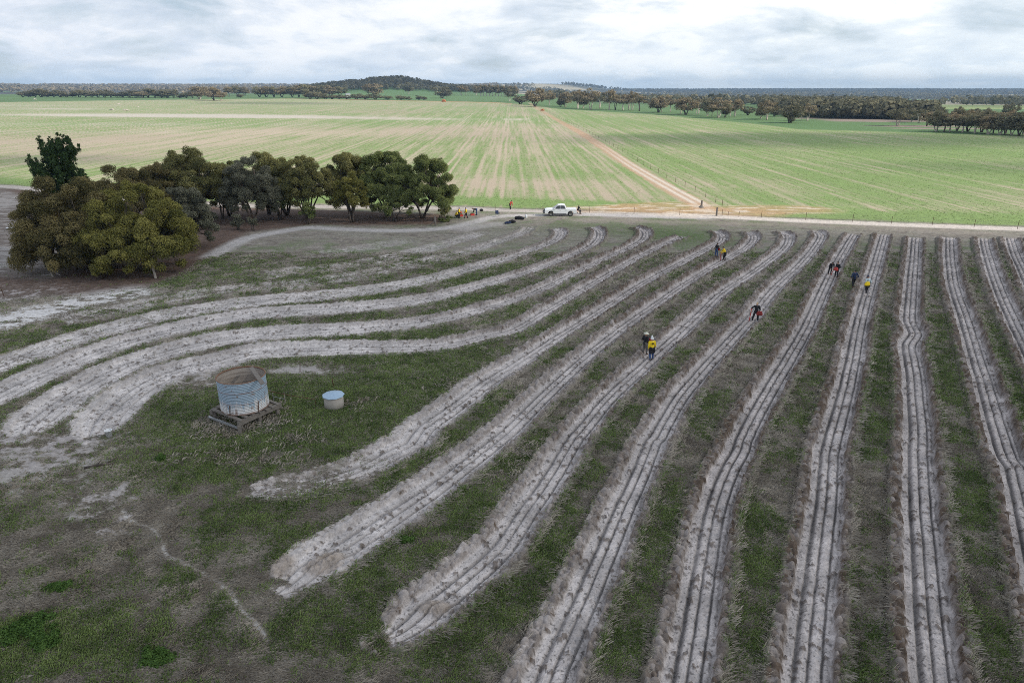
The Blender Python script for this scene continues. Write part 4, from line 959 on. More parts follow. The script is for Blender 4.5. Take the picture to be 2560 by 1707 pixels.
woods('hill_woodland', P, g.uniform(7, 13, len(P)), 'dark eucalypt woodland covering the low hill behind the crop', m_gumdark, 901, 36, 0.16)
def band(n, us, vfront, rise, cut=0.0):
    u = g.uniform(us[0], us[-1], n); v = np.interp(u, us, vfront)-rise*g.random(n)**1.3
    return np.array([G(a, b) for a, b in zip(u, v)])
P = np.vstack([band(620, [1950, 2000, 2060, 2230, 2330], [284, 292, 297, 299, 302], 14), band(420, [1660, 1800, 1950, 2100, 2240], [254, 258, 266, 270, 270], 14), band(300, [1900, 2100, 2260], [278, 276, 282], 14)])
woods('creek_woodland', P, g.uniform(7, 12, len(P)), 'dark band of woodland along the creek at the right', m_gumdark, 902, 60, 0.13)
P = pick(11000, 60, 2800, 1000, 3500, lambda x, y: (fbm(x/300, y/220, 3, 911) > 0.47) & (x/y > 0.05))
woods('valley_woodland', P, g.uniform(8, 15, len(P)), 'scattered bluish woodland across the right hand valley', m_gumdark, 903, 14, 0.24)
P = pick(15000, -3600, -40, 2300, 5600, lambda x, y: (fbm(x/380, y/300, 3, 915) > 0.46) & (x/y < -0.02) & (x/y > -1.0))
woods('left_ridge_woodland', P, g.uniform(9, 17, len(P)), 'grey woodland on the long ridge at the left horizon', m_gumleaf, 904, 10, 0.30)
P = pick(22000, -400, 6500, 3300, 8300, lambda x, y: (fbm(x/560, y/420, 3, 919) > 0.47) & (x/y > -0.12) & (x/y < 1.0))
woods('far_ridge_woodland', P, g.uniform(10, 18, len(P)), 'blue woodland on the far hills at the right horizon', m_gumdark, 905, 8, 0.36)
# ------------------------------------------------------------------ things in the paddock
def flat_mat(name, c, rough=0.7, metal=0.0, var=0.0, sc_=6.0, spec=0.4):
    m = bpy.data.materials.new(name); m.use_nodes = True; t = m.node_tree; bs = t.nodes['Principled BSDF']
    if var:
        p = N(t, 'ShaderNodeTexCoord').outputs['Object']
        n = NOISE(t, p, sc_, 5, 0.6)
        t.links.new(MIX(t, n, tuple(k*(1-var) for k in c), tuple(min(0.95, k*(1+var)) for k in c)), bs.inputs['Base Color'])
    else: bs.inputs['Base Color'].default_value = (*c, 1)
    bs.inputs['Roughness'].default_value = rough; bs.inputs['Metallic'].default_value = metal; bs.inputs['Specular IOR Level'].default_value = spec
    return m
m_timber = flat_mat('weathered_timber', (0.165, 0.145, 0.128), 0.9, 0, 0.55, 5)
m_timber_pale = flat_mat('pale_split_timber', (0.30, 0.27, 0.24), 0.9, 0, 0.35, 5)
m_rust = flat_mat('rusty_steel', (0.11, 0.055, 0.032), 0.8, 0.2, 0.5, 9)
m_steel = flat_mat('grey_steel', (0.42, 0.43, 0.44), 0.5, 0.7, 0.15)
m_wire = flat_mat('fence_wire', (0.25, 0.24, 0.23), 0.5, 0.6)
m_black = flat_mat('black_cloth', (0.016, 0.016, 0.020), 0.9, 0, 0.3)
m_red = flat_mat('red_plastic', (0.42, 0.035, 0.028), 0.5, 0, 0.15)
class MB:
    """collects boxes, bars and turned shapes into one mesh"""
    def __init__(s): s.bm = bmesh.new()
    def box(s, c, d, rz=0.0, rx=0.0, ry=0.0, bev=0.0):
        r = bmesh.ops.create_cube(s.bm, size=1.0); vs_ = r['verts']
        if bev:
            bmesh.ops.scale(s.bm, vec=d, verts=vs_)
            ed = list({e for v in vs_ for e in v.link_edges})
            rb = bmesh.ops.bevel(s.bm, geom=ed, offset=bev, segments=2, affect='EDGES', profile=0.6); vs_ = list({v for f in rb['faces'] for v in f.verts} | {v for v in vs_ if v.is_valid})
            M0 = Matrix.Translation(c) @ Matrix.Rotation(rz, 4, 'Z') @ Matrix.Rotation(ry, 4, 'Y') @ Matrix.Rotation(rx, 4, 'X')
        else: M0 = Matrix.Translation(c) @ Matrix.Rotation(rz, 4, 'Z') @ Matrix.Rotation(ry, 4, 'Y') @ Matrix.Rotation(rx, 4, 'X') @ Matrix.Diagonal((*d, 1))
        bmesh.ops.transform(s.bm, matrix=M0, verts=vs_); return s
    def bar(s, a, b, r0, r1=None, n=8):
        a = Vector(a); b = Vector(b); d = b-a
        r = bmesh.ops.create_cone(s.bm, cap_ends=True, segments=n, radius1=r0, radius2=r0 if r1 is None else r1, depth=d.length)
        bmesh.ops.transform(s.bm, matrix=Matrix.Translation((a+b)/2) @ d.to_track_quat('Z', 'Y').to_matrix().to_4x4(), verts=r['verts']); return s
    def beam(s, a, b, w, h, up=(0, 0, 1)):
        a = Vector(a); b = Vector(b); d = b-a
        r = bmesh.ops.create_cube(s.bm, size=1.0)
        z = d.normalized(); x = Vector(up).cross(z)
        if x.length < 1e-3: x = Vector((1, 0, 0))
        x.normalize(); y = z.cross(x)
        M0 = Matrix.Translation((a+b)/2) @ Matrix((x, y, z)).transposed().to_4x4() @ Matrix.Diagonal((w, h, d.length, 1))
        bmesh.ops.transform(s.bm, matrix=M0, verts=r['verts']); return s
    def lathe(s, prof, n=32, c=(0, 0, 0)):
        rings = []
        for r, z in prof: rings.append([s.bm.verts.new((c[0]+r*math.cos(2*math.pi*k/n), c[1]+r*math.sin(2*math.pi*k/n), c[2]+z)) for k in range(n)] if r > 1e-5 else [s.bm.verts.new((c[0], c[1], c[2]+z))])
        for A, B in zip(rings[:-1], rings[1:]):
            for k in range(n):
                k2 = (k+1) % n
                if len(A) == 1 and len(B) == 1: continue
                f = [A[0], B[k2], B[k]] if len(A) == 1 else [A[k], A[k2], B[0]] if len(B) == 1 else [A[k], A[k2], B[k2], B[k]]
                s.bm.faces.new(f)
        return s
    def prism(s, outline, y0, y1, bev=0.0, taper=None):
        """outline of (x, z) swept from y0 to y1; taper moves each side's outline"""
        A = [s.bm.verts.new((x, y0, z)) for x, z in outline]; B = [s.bm.verts.new((x, y1, z)) for x, z in outline]
        n = len(A); fs = [s.bm.faces.new(list(reversed(A)))*1 if False else s.bm.faces.new(A), s.bm.faces.new(list(reversed(B)))]
        for i in range(n): fs.append(s.bm.faces.new([A[i], B[i], B[(i+1) % n], A[(i+1) % n]]))
        bmesh.ops.recalc_face_normals(s.bm, faces=fs)
        if bev: bmesh.ops.bevel(s.bm, geom=list({e for f in fs for e in f.edges}), offset=bev, segments=2, affect='EDGES', profile=0.6)
        return s
    def build(s, name, mat, parent=None, smooth=False):
        bmesh.ops.recalc_face_normals(s.bm, faces=s.bm.faces)
        me = bpy.data.meshes.new(name); s.bm.to_mesh(me); s.bm.free(); me.materials.append(mat)
        for p in me.polygons: p.use_smooth = smooth
        return link(bpy.data.objects.new(name, me), parent)

# ---- the old corrugated tank on its timber stand
SZ = 0.92
tx, ty = G(613, 1012, SZ); tz = ZG(tx, ty)
st = empty('tank_stand', (tx, ty, tz), R(56), 'low weathered timber stand under the old corrugated tank', 'stand')
w_ = 1.42
for sx_ in (-1, 0, 1):
    for sy_ in (-1, 1): MB().bar((sx_*w_*0.93, sy_*w_*0.93, -0.2), (sx_*w_*0.93, sy_*w_*0.93, 0.62), 0.13, 0.11, 7).build('post', m_timber, st)
for sy_ in (-1, 1): MB().beam((-w_*1.08, sy_*w_*0.97, 0.66), (w_*1.1, sy_*w_*0.97, 0.70), 0.24, 0.25).build('beam', m_timber, st)
for k in range(7):
    xk = -w_*0.95+k*w_*0.317; jit = rnd.uniform(-0.12, 0.12)
    MB().beam((xk, -w_*1.05+jit, 0.83), (xk+rnd.uniform(-.06, .06), w_*1.02+jit, 0.835), 0.20, 0.085).build('joist', m_timber, st)
MB().beam((-w_*1.12, -w_*1.0, 0.42), (-w_*1.12, w_*1.1, 0.32), 0.11, 0.11).build('rail', m_steel, st)
MB().beam((-w_*1.15, -w_*1.12, -0.1), (-w_*1.13, -w_*1.1, 0.62), 0.19, 0.17).build('corner_post', m_timber, st)
def galv():
    m = bpy.data.materials.new('galvanised_iron'); m.use_nodes = True; t = m.node_tree; bs = t.nodes['Principled BSDF']
    p = N(t, 'ShaderNodeTexCoord').outputs['Object']; s = N(t, 'ShaderNodeSeparateXYZ', ins={0: p})
    z = s.outputs[2]
    streak = NOISE(t, N(t, 'ShaderNodeVectorMath', operation='MULTIPLY', ins={0: p, 1: (4.5, 4.5, 0.5)}).outputs[0], 1.0, 4, 0.6)
    blot = NOISE(t, p, 2.6, 5, 0.65)
    base = MIX(t, blot, (0.235, 0.315, 0.405), (0.37, 0.45, 0.53))
    lime = M_(t, 'MULTIPLY', RAMP(t, M_(t, 'ADD', z, M_(t, 'MULTIPLY', M_(t, 'SUBTRACT', 0.55, streak), 2.6)), [(0.52, 1), (0.86, 0)]), 0.9)
    c = MIX(t, lime, base, (0.70, 0.68, 0.68))
    def band(z0, wd): return M_(t, 'SUBTRACT', 1.0, M_(t, 'MULTIPLY', M_(t, 'ABSOLUTE', M_(t, 'SUBTRACT', z, z0)), 1/wd), clamp=True)
    bands = M_(t, 'MAXIMUM', M_(t, 'MAXIMUM', band(1.42, 0.045), band(0.70, 0.05)), M_(t, 'MAXIMUM', band(0.03, 0.11), M_(t, 'MULTIPLY', band(2.09, 0.05), 0.9)))
    ru = M_(t, 'MULTIPLY', bands, RAMP(t, blot, [(0.36, 0.35), (0.52, 1)]))
    drip = M_(t, 'MULTIPLY', RAMP(t, streak, [(0.53, 0), (0.62, 1)]), RAMP(t, z, [(0.2, 1.0), (0.9, 0.0)]))
    ru = M_(t, 'MAXIMUM', ru, M_(t, 'MAXIMUM', M_(t, 'MULTIPLY', drip, 0.75), RAMP(t, blot, [(0.58, 0), (0.68, 0.8)])))
    c = MIX(t, ru, c, (0.17, 0.075, 0.035))
    t.links.new(c, bs.inputs['Base Color']); bs.inputs['Metallic'].default_value = 0.25; bs.inputs['Roughness'].default_value = 0.48
    return m
m_galv = galv()
m_inside = flat_mat('tank_inside', (0.30, 0.265, 0.235), 0.9, 0.0, 0.35, 2.0)
t = m_inside.node_tree; p_ = N(t, 'ShaderNodeTexCoord').outputs['Object']
bn = NOISE(t, N(t, 'ShaderNodeVectorMath', operation='MULTIPLY', ins={0: p_, 1: (0.5, 0.5, 5.0)}).outputs[0], 1.0, 5, 0.6)
t.links.new(MIX(t, RAMP(t, bn, [(0.38, 0), (0.6, 1)]), (0.25, 0.21, 0.18), (0.40, 0.355, 0.315)), t.nodes['Principled BSDF'].inputs['Base Color'])
m_rim = flat_mat('rusty_rim', (0.20, 0.115, 0.075), 0.85, 0.1, 0.4, 4.0)
tk = empty('water_tank', (tx, ty, tz+SZ-0.03), 0, 'old open corrugated iron water tank with rust bands on timber', 'water tank')
tk.rotation_euler = (0, 0, R(30))
RT, HT = 1.43, 2.08
prof = [(0.0, 0.0)]
nz_ = 21
for k in range(nz_*6+1):
    z = HT*k/(nz_*6); prof.append((RT+0.007*math.sin(2*math.pi*k/6)+(0.018 if abs(z-1.42) < .02 or abs(z-.70) < .02 else 0), z))
MB().lathe(prof, 72).build('wall', m_galv, tk, True)
MB().lathe([(RT-0.03, HT)]+[(RT-0.03, HT*k/12) for k in range(11, 0, -1)]+[(RT-0.04, 0.05), (0.0, 0.05)], 64).build('lining', m_inside, tk, True)
MB().lathe([(RT+0.026, HT-0.02), (RT+0.026, HT+0.012), (RT-0.034, HT+0.014), (RT-0.034, HT-0.07), (RT-0.028, HT-0.07), (RT+0.0, HT-0.02), (RT+0.026, HT-0.02)], 72).build('rim', m_rim, tk, True)
for a in (0.4, 1.55, 2.5, 3.9, 5.1):
    MB().beam(((RT+.03)*math.cos(a), (RT+.03)*math.sin(a), 0.02), ((RT+.03)*math.cos(a+.05), (RT+.03)*math.sin(a+.05), 0.66), 0.035, 0.03).build('strap', m_rust, tk)
pa = Vector((*G(629, 921, tz+SZ+HT+.03), tz+SZ+HT+.06)); pb = Vector((*G(655, 957, tz+SZ+HT+.03), tz+SZ+HT+.03))
pd = (pa-pb).normalized()
tag(MB().beam(pa+pd*0.12, pb-pd*0.15, 0.26, 0.055).build('plank', m_timber, None), 'grey timber plank laid across the rim of the open tank', 'plank')
# ---- the small covered well
wx, wy = G(836, 1017); wz = ZG(wx, wy)
wl_ = empty('covered_well', (wx, wy, wz), 0.3, 'small round concrete well with pale blue metal lid', 'well')
MB().lathe([(0.0, -0.15), (0.63, -0.15), (0.62, 0.85), (0.55, 0.86), (0.0, 0.86)], 40).build('wall', flat_mat('old_concrete', (0.34, 0.31, 0.28), 0.9, 0, 0.22, 4), wl_, True)
MB().lathe([(0.0, 1.06), (0.36, 0.985), (0.71, 0.90), (0.725, 0.86), (0.70, 0.85), (0.0, 0.88)], 9).build('lid', flat_mat('blue_grey_sheet', (0.32, 0.43, 0.55), 0.45, 0.3, 0.10, 3), wl_)
def picket(u, v, vt, label, mat=None, lean=(0, 0), r=0.025, name='steel_picket', cat='picket', group=None):
    x, y = G(u, v); d = ray(u, vt); h = max(0.4, H+d.z*(y/d.y)); z = ZG(x, y)
    mb = MB(); mb.box((0, 0, h/2-0.1), (r*2.2, r*0.7, h+0.2)); mb.box((0, 0, h/2-0.1), (r*0.7, r*2.2, h+0.2))
    o = mb.build(name, mat or m_rust); o.location = (x, y, z); o.rotation_euler = (lean[0], lean[1], 0.4)
    return tag(o, label, cat, group)
picket(750, 930, 907, 'rusty steel picket behind the big tank', lean=(0, R(6)))
picket(834, 967, 946, 'rusty steel picket standing behind the small well', lean=(0, R(-4)))
picket(10, 740, 717, 'rusty steel picket at the left edge on bare ground', lean=(0, R(-6)))
fx_, fy_ = G(699, 1008); pf = empty('pipe_frame', (fx_, fy_, ZG(fx_, fy_)), R(-14), 'small grey pipe frame in the grass between tank and well', 'frame')
MB().bar((-.43, 0, -.1), (-.43, 0, .72), .022).build('leg', m_steel, pf); MB().bar((.43, 0, -.1), (.43, 0, .78), .026).build('leg', m_timber_pale, pf)
MB().bar((-.43, 0, .45), (.43, 0, .36), .016).build('rail', m_steel, pf); MB().bar((-.05, 0, .74), (.43, 0, .70), .016).build('rail', m_steel, pf)
a_ = Vector((*G(664, 976, .9), .9)); b_ = Vector((*G(787, 998, .55), .55))
pp = MB(); pp.bar(a_, a_.lerp(b_, .5)+Vector((0, 0, -.04)), .022); pp.bar(a_.lerp(b_, .5)+Vector((0, 0, -.04)), b_, .022); pp.bar(b_, (b_.x+.05, b_.y, 0), .022); pp.bar((a_.x, a_.y, 0), a_, .02)
tag(pp.build('water_pipe', m_rust), 'thin rusty pipe running from the big tank to the well', 'pipe')
bx, by = G(274, 1092); bk = empty('bucket', (bx, by, ZG(bx, by)+.02), 0, 'white plastic bucket lying on the sandy row end', 'bucket')
MB().lathe([(0, 0), (0.13, 0), (0.16, 0.33), (0.175, 0.33), (0.175, 0.36), (0.15, 0.36), (0.12, 0.03), (0, 0.03)], 20).build('body', flat_mat('white_plastic', (0.72, 0.73, 0.75), 0.4), bk, True)
MB().bar((-.17, 0, .34), (0, .0, .47), .006).bar((0, 0, .47), (.17, 0, .34), .006).build('handle', m_wire, bk)
lx_, ly_ = G(252, 1166); tb = Tube()
tb.add([(-.75, -.22, .05), (-.2, -.05, .10), (.25, .12, .10), (.8, .22, .06)], 0.09, 0.05, 7); tb.add([(.2, .1, .1), (.45, .45, .22), (.5, .75, .16)], 0.05, 0.02, 6); tb.add([(-.2, -.05, .1), (-.1, .3, .25)], .04, .015, 6)
lg = tb.build('fallen_branch', m_bark); lg.location = (lx_, ly_, ZG(lx_, ly_)); tag(lg, 'dark fallen branch below the end of the sandy row', 'branch')
def post(u, v, vt, r, mat, label, lean=(0, 0), extra=None, name='timber_post'):
    x, y = G(u, v); d = ray(u, vt); h = max(0.5, H+d.z*(y/d.y)); z = ZG(x, y)
    root = empty(name, (x, y, z), 0, label, 'post'); root.rotation_euler = (lean[0], lean[1], 0)
    tb = Tube(); tb.add([(0, 0, -.3), (.01, 0, h*.4), (-.01, .01, h*.8), (0, 0, h)], r*1.1, r*.85, 7); tb.build('shaft', mat, root, False)
    if extra: extra(root, h)
    return root
post(389, 695, 663, 0.13, m_timber_pale, 'pale split post leaning beside the yellow olive tree', (0, R(-4)))
post(132, 692, 671, 0.10, m_timber_pale, 'pale post with a fallen rail leaning on it, left of the pine', (0, R(-7)), lambda rt, h: MB().bar((.05, 0, h*.75), (1.0, -.1, .02), .06, .05).build('fallen_rail', m_timber_pale, rt))
post(1089, 565, 541, 0.14, m_timber, 'dark strainer post with short brace at the end of the grove', (0, R(-3)), lambda rt, h: MB().bar((-.05, 0, h*.6), (-.95, .1, 0.0), .06).build('brace', m_timber, rt))
post(1753, 519, 501, 0.17, m_timber, 'thick dark stump post by the orange track junction', (0, R(2)), lambda rt, h: MB().lathe([(0, .38), (.22, .34), (.42, .12), (.55, 0), (0, 0)], 12).build('root_flare', m_timber, rt))
fb = Tube(); fb.add([(-.9, 0, .08), (0, .1, .12), (.8, .4, .3)], .08, .04, 6); o = fb.build('fallen_limb', m_timber_pale); o.location = (*G(152, 672), 0.1); tag(o, 'pale fallen limb on bare ground left of the pine', 'branch')
o = MB().box((0, 0, .06), (1.2, .7, .03), 0.3, .1).box((.5, .2, .12), (.6, .5, .03), 0.9, -.2).build('metal_sheet', flat_mat('dull_white_sheet', (0.6, 0.6, 0.62), 0.5, 0.2, 0.2)); o.location = (*G(27, 571), 0.03); tag(o, 'crumpled pale sheet lying on the bare ground at far left', 'metal sheet')

bk.scale = (1.25,)*3
# ---- fences
def fence(pts, hts, post_ids, label, r=0.026, wires=(0.25, 0.55, 0.85, 1.1), thick=None, dropper_mat=None):
    x0, y0 = pts[0]; z0 = ZG(x0, y0)
    root = empty('wire_fence', (x0, y0, z0), 0, label, 'fence')
    P = [Vector((x, y, ZG(x, y)))-Vector((x0, y0, z0)) for x, y in pts]
    for i, p in enumerate(P):
        h = hts if not hasattr(hts, '__len__') else hts[i]
        mb = MB(); rr = (thick or {}).get(i)
        if rr: mb.bar(p+Vector((0, 0, -.3)), p+Vector((0.02, 0, h+.1)), rr, rr*.9, 8)
        else: mb.box(p+Vector((0, 0, h/2-.1)), (r*2.4, r*.8, h+.2), .5); mb.box(p+Vector((0, 0, h/2-.1)), (r*.8, r*2.4, h+.2), .5)
        mb.build('post', m_timber if rr else m_rust, root)
    for wz_ in wires:
        tb = Tube(); tb.add([p+Vector((0, 0.02, wz_)) for p in P], .006, .006, 4); tb.build('wire', m_wire, root)
    return root
fence(seg([(1090, 521), (1238, 527), (1357, 530), (1474, 532), (1585, 535), (1699, 538)]), 1.15, None, 'thin wire fence along the road behind the white pickup')
fence(seg([(1791, 540), (1805, 540.5), (1820, 541), (1847, 542), (1903, 545), (2014, 550), (2131, 555), (2228, 560), (2330, 564), (2435, 568), (2543, 573), (2660, 578)]), [1.3, 1.15, .8, .9, 1.15, 1.2, 1.2, 1.2, 1.2, 1.2, 1.2, 1.2], None, 'thin wire fence with steel posts along the sandy road at right', thick={0: .16})
Lp_ = LAND['lane']; dl = np.concatenate([[0], np.cumsum(np.hypot(*np.diff(Lp_, axis=0).T))]); n_ = 58
sd = 4+(np.linspace(0, 1, n_)**1.25)*(dl[-1]-60)
lp = [(float(np.interp(s_, dl, Lp_[:, 0]))+3.4, float(np.interp(s_, dl, Lp_[:, 1]))) for s_ in sd]
fence(lp, 1.2, None, 'long wire fence running beside the straight track towards the far trees', r=0.032, wires=(0.4, 0.8, 1.1))
# ---- heaps and sheds far off
def heap(X_, Y_, cr, w, h, mat, label, dist, group=None, name='rock_pile', cat='rock pile'):
    u, v = cr[0]+X_/cr[2], cr[1]+Y_/cr[2]; x, y, _ = GD(u, v, dist); g = np.random.default_rng(int(X_))
    bm = bmesh.new()
    for k in range(9):
        r = bmesh.ops.create_icosphere(bm, subdivisions=1, radius=1.0)
        a = g.random()*6.28; rr = g.random()*w*.42; s = h*(.35+.4*g.random())*(1-rr/w)
        for vt in r['verts']: vt.co = vt.co*(1+g.normal(0, .12))
        bmesh.ops.transform(bm, matrix=Matrix.Translation((rr*math.cos(a), rr*math.sin(a)*.5, s*.5)) @ Matrix.Diagonal((s*1.3, s*1.1, s, 1)), verts=r['verts'])
    me = bpy.data.meshes.new(name); bm.to_mesh(me); bm.free(); me.materials.append(mat)
    o = link(bpy.data.objects.new(name, me)); o.location = (x, y, T(x, y)); return tag(o, label, cat, group)
m_rock = flat_mat('pale_rock', (0.46, 0.41, 0.35), 0.9, 0, 0.25, 1.0); m_clay = flat_mat('orange_clay', (0.36, 0.13, 0.05), 0.9, 0, 0.25, 1.0)
RP = 'rock piles in the left hand crop'
for X_, Y_, w, h, lb, ds in [(1018, 262, 9, 2.6, 'pale pointed rock pile in the crop, left of the taller heap', 620), (1145, 266, 9, 3.0, 'tall pale rock heap in the left crop', 610), (1077, 241, 8, 2.0, 'brownish low rock pile behind the two pointed ones', 760), (1262, 257, 6, 1.8, 'small white rock pile near the lone skyline gum', 680), (308, 205, 8, 2.0, 'tan heap on the rise before the windbreak at far left', 900)]:
    heap(X_, Y_, c1, w*.75, h*.6, m_rock, lb, ds, RP)
heap(1725, 308, c2_, 9, 3.2, m_clay, 'orange clay heap at the far edge of the crop', 880, None, 'clay_heap', 'heap')
heap(525, 405, c3, 4, 1.8, m_clay, 'small rusty heap beside the straight track near its end', 640, None, 'clay_heap', 'heap')
def shed(X_, Y_, cr, dist, l, w, h, rz, label):
    u, v = cr[0]+X_/cr[2], cr[1]+Y_/cr[2]; x, y, _ = GD(u, v, dist)
    root = empty('farm_shed', (x, y, T(x, y)), rz, label, 'shed')
    MB().box((0, 0, h*.35), (l, w, h*.7)).build('wall', flat_mat('white_wall', (0.72, 0.72, 0.70), 0.7), root)
    MB().prism([(-w*.56, h*.7), (0, h), (w*.56, h*.7)], -l*.52, l*.52).build('roof', m_steel, root).rotation_euler = (0, 0, math.pi/2)
shed(843, 230, c2_, 1120, 7, 5, 5, 0.5, 'small white shed in front of the wooded hill'); shed(812, 190, c4_, 2500, 16, 9, 7, 0.2, 'tiny white shed far off in the blue valley')
# ------------------------------------------------------------------ the white pickup
def pickup():
    x, y = G(1400.5, 538.5); z = ZG(x, y)
    root = empty('pickup_truck', (x, y, z+0.0), R(180), 'white dual cab pickup with black bull bar parked on the sandy track', 'pickup truck')
    mw = flat_mat('white_paint', (0.78, 0.79, 0.80), 0.25, 0.0, 0.0, spec=0.6); mk = flat_mat('black_trim', (0.02, 0.02, 0.022), 0.55); mg = flat_mat('dark_glass', (0.015, 0.02, 0.025), 0.08, spec=0.8)
    mty = flat_mat('tyre_rubber', (0.028, 0.027, 0.026), 0.85); mal = flat_mat('dull_alloy', (0.25, 0.24, 0.23), 0.4, 0.6); mrd = flat_mat('red_lens', (0.5, 0.02, 0.02), 0.2); mhl = flat_mat('clear_lens', (0.6, 0.62, 0.65), 0.1)
    # x forward; outline of one side
    def arch(cx, r, n=7): return [(cx+r*math.cos(a), 0.40+r*math.sin(a)) for a in np.linspace(0, math.pi, n)]
    low = [(2.55, 0.48), (2.62, 0.75), (2.52, 1.02), (2.25, 1.10), (1.25, 1.16), (-0.95, 1.16), (-2.62, 1.14), (-2.66, 0.70), (-2.6, 0.52)]+list(reversed([(p[0], max(.46, p[1])) for p in arch(-1.62, .50)]))+[(-1.0, 0.42), (1.0, 0.42)]+list(reversed([(p[0], max(.46, p[1])) for p in arch(1.58, .50)]))
    MB().prism(low, -0.92, 0.92, 0.05).build('body', mw, root, False)
    bm = MB()
    b = [(1.22, 1.15), (-0.98, 1.15)]; tp = [(0.45, 1.80), (-0.72, 1.82)]
    vs_ = []
    for (px_, pz), yy in (((1.22, 1.14), .86), ((0.42, 1.79), .68), ((-0.15, 1.84), .69), ((-0.74, 1.80), .68), ((-0.98, 1.14), .86)):
        vs_.append((bm.bm.verts.new((px_, -yy, pz)), bm.bm.verts.new((px_, yy, pz))))
    bm.bm.faces.new([v[0] for v in vs_]); bm.bm.faces.new([v[1] for v in reversed(vs_)])
    for i in range(5): j = (i+1) % 5; bm.bm.faces.new([vs_[i][0], vs_[i][1], vs_[j][1], vs_[j][0]])
    bmesh.ops.bevel(bm.bm, geom=list(bm.bm.edges), offset=0.05, segments=2, affect='EDGES')
    bm.build('cab', mw, root, False)
    def pane(name, pts, mat=mg):
        m = MB(); vv = [m.bm.verts.new(p) for p in pts]; f = m.bm.faces.new(vv)
        r = bmesh.ops.extrude_face_region(m.bm, geom=[f]); n = f.normal if f.normal.length else Vector((0, 0, 1)); f.normal_update(); n = f.normal
        bmesh.ops.translate(m.bm, vec=n*0.02, verts=[g_ for g_ in r['geom'] if isinstance(g_, bmesh.types.BMVert)])
        return m.build(name, mat, root)
    for s in (-1, 1):
        yb, yt = s*.862, s*.70
        def w(px_, pz): return (px_, s*(.872+(.692-.872)*(pz-1.14)/(1.80-1.14)), pz)
        pane('side_window', [w(0.98, 1.22), w(0.48, 1.70), w(0.12, 1.73), w(0.12, 1.22)]); pane('side_window', [w(0.04, 1.22), w(0.04, 1.73), w(-0.58, 1.71), w(-0.80, 1.22)])
        MB().box((0.95, s*1.02, 1.22), (.12, .20, .17), 0, bev=.03).build('mirror', mw, root)
        for dx in (0.10, -0.86): MB().box((dx, s*.925, 1.0), (.20, .03, .045)).build('door_handle', mk, root)
        MB().box((0.28, s*.93, 0.44), (2.3, .10, .06)).build('side_step', mk, root)
        MB().box((2.46, s*.70, 0.92), (.22, .34, .17), s*-.25, bev=.03).build('headlight', mhl, root)
        MB().box((-2.60, s*.84, 0.92), (.12, .15, .42), 0, bev=.02).build('tail_light', mrd, root)
        for cx in (1.58, -1.62):
            ty_ = MB().lathe([(.24, -.12), (.37, -.125), (.40, -.08), (.40, .08), (.37, .125), (.24, .12)], 28).build('wheel', mty, root, True); ty_.location = (cx, s*.80, .40); ty_.rotation_euler = (math.pi/2, 0, 0)
            rm = MB().lathe([(0, .05), (.06, .075), (.10, .06), (.22, .085), (.25, .11), (.25, -.11), (0, -.05)], 20).build('rim', mal, ty_, True)
            if s > 0: rm.rotation_euler = (math.pi, 0, 0)
    pane('windscreen', [(1.175, -.74, 1.20), (1.175, .74, 1.20), (0.485, .60, 1.755), (0.485, -.60, 1.755)]); pane('rear_window', [(-0.955, .70, 1.24), (-0.955, -.70, 1.24), (-0.775, -.58, 1.72), (-0.775, .58, 1.72)])
    MB().box((-1.80, 0, 1.155), (1.50, 1.56, .05)).build('tray_cover', flat_mat('pale_cover', (0.62, 0.63, 0.64), 0.6), root)
    bb = MB(); bb.box((2.70, 0, .58), (.22, 1.80, .30), bev=.06)
    for s in (-1, 1): bb.bar((2.72, s*.35, .6), (2.68, s*.33, 1.12), .035); bb.bar((2.72, s*.75, .6), (2.60, s*.78, 1.0), .03); bb.bar((2.60, s*.78, 1.0), (2.68, s*.33, 1.12), .03)
    bb.bar((2.68, -.33, 1.12), (2.68, .33, 1.12), .035); bb.build('bull_bar', mk, root)
    MB().box((2.63, 0, .86), (.04, 1.0, .26)).build('grille', mk, root); MB().box((-2.70, 0, .56), (.16, 1.7, .14), bev=.03).build('rear_bumper', mk, root)
    return root
pickup()

# ------------------------------------------------------------------ people
SKIN = flat_mat('skin', (0.42, 0.25, 0.18), 0.6)
CL = dict(black=m_black, navy=flat_mat('navy_cloth', (0.018, 0.030, 0.075), 0.9, 0, .25), yellow=flat_mat('yellow_shirt', (0.78, 0.56, 0.015), 0.85, 0, .12), grey=flat_mat('grey_cloth', (0.13, 0.125, 0.115), 0.9, 0, .25),
          blue=flat_mat('blue_denim', (0.045, 0.085, 0.20), 0.9, 0, .25), white=flat_mat('white_cloth', (0.70, 0.71, 0.73), 0.85, 0, .1), cream=flat_mat('cream_hat', (0.60, 0.60, 0.50), 0.85, 0, .15), red=m_red, brown=flat_mat('brown_leather', (0.10, 0.05, 0.03), 0.8, 0, .2),
          blond=flat_mat('blond_hair', (0.50, 0.36, 0.17), 0.7, 0, .25), dark=flat_mat('dark_hair', (0.022, 0.016, 0.012), 0.7), maroon=flat_mat('maroon_bag', (0.22, 0.025, 0.022), 0.8, 0, .2), pale=flat_mat('pale_blue_cloth', (0.45, 0.53, 0.56), 0.85, 0, .1), green=flat_mat('green_cloth', (0.04, 0.10, 0.05), 0.85, 0, .2))
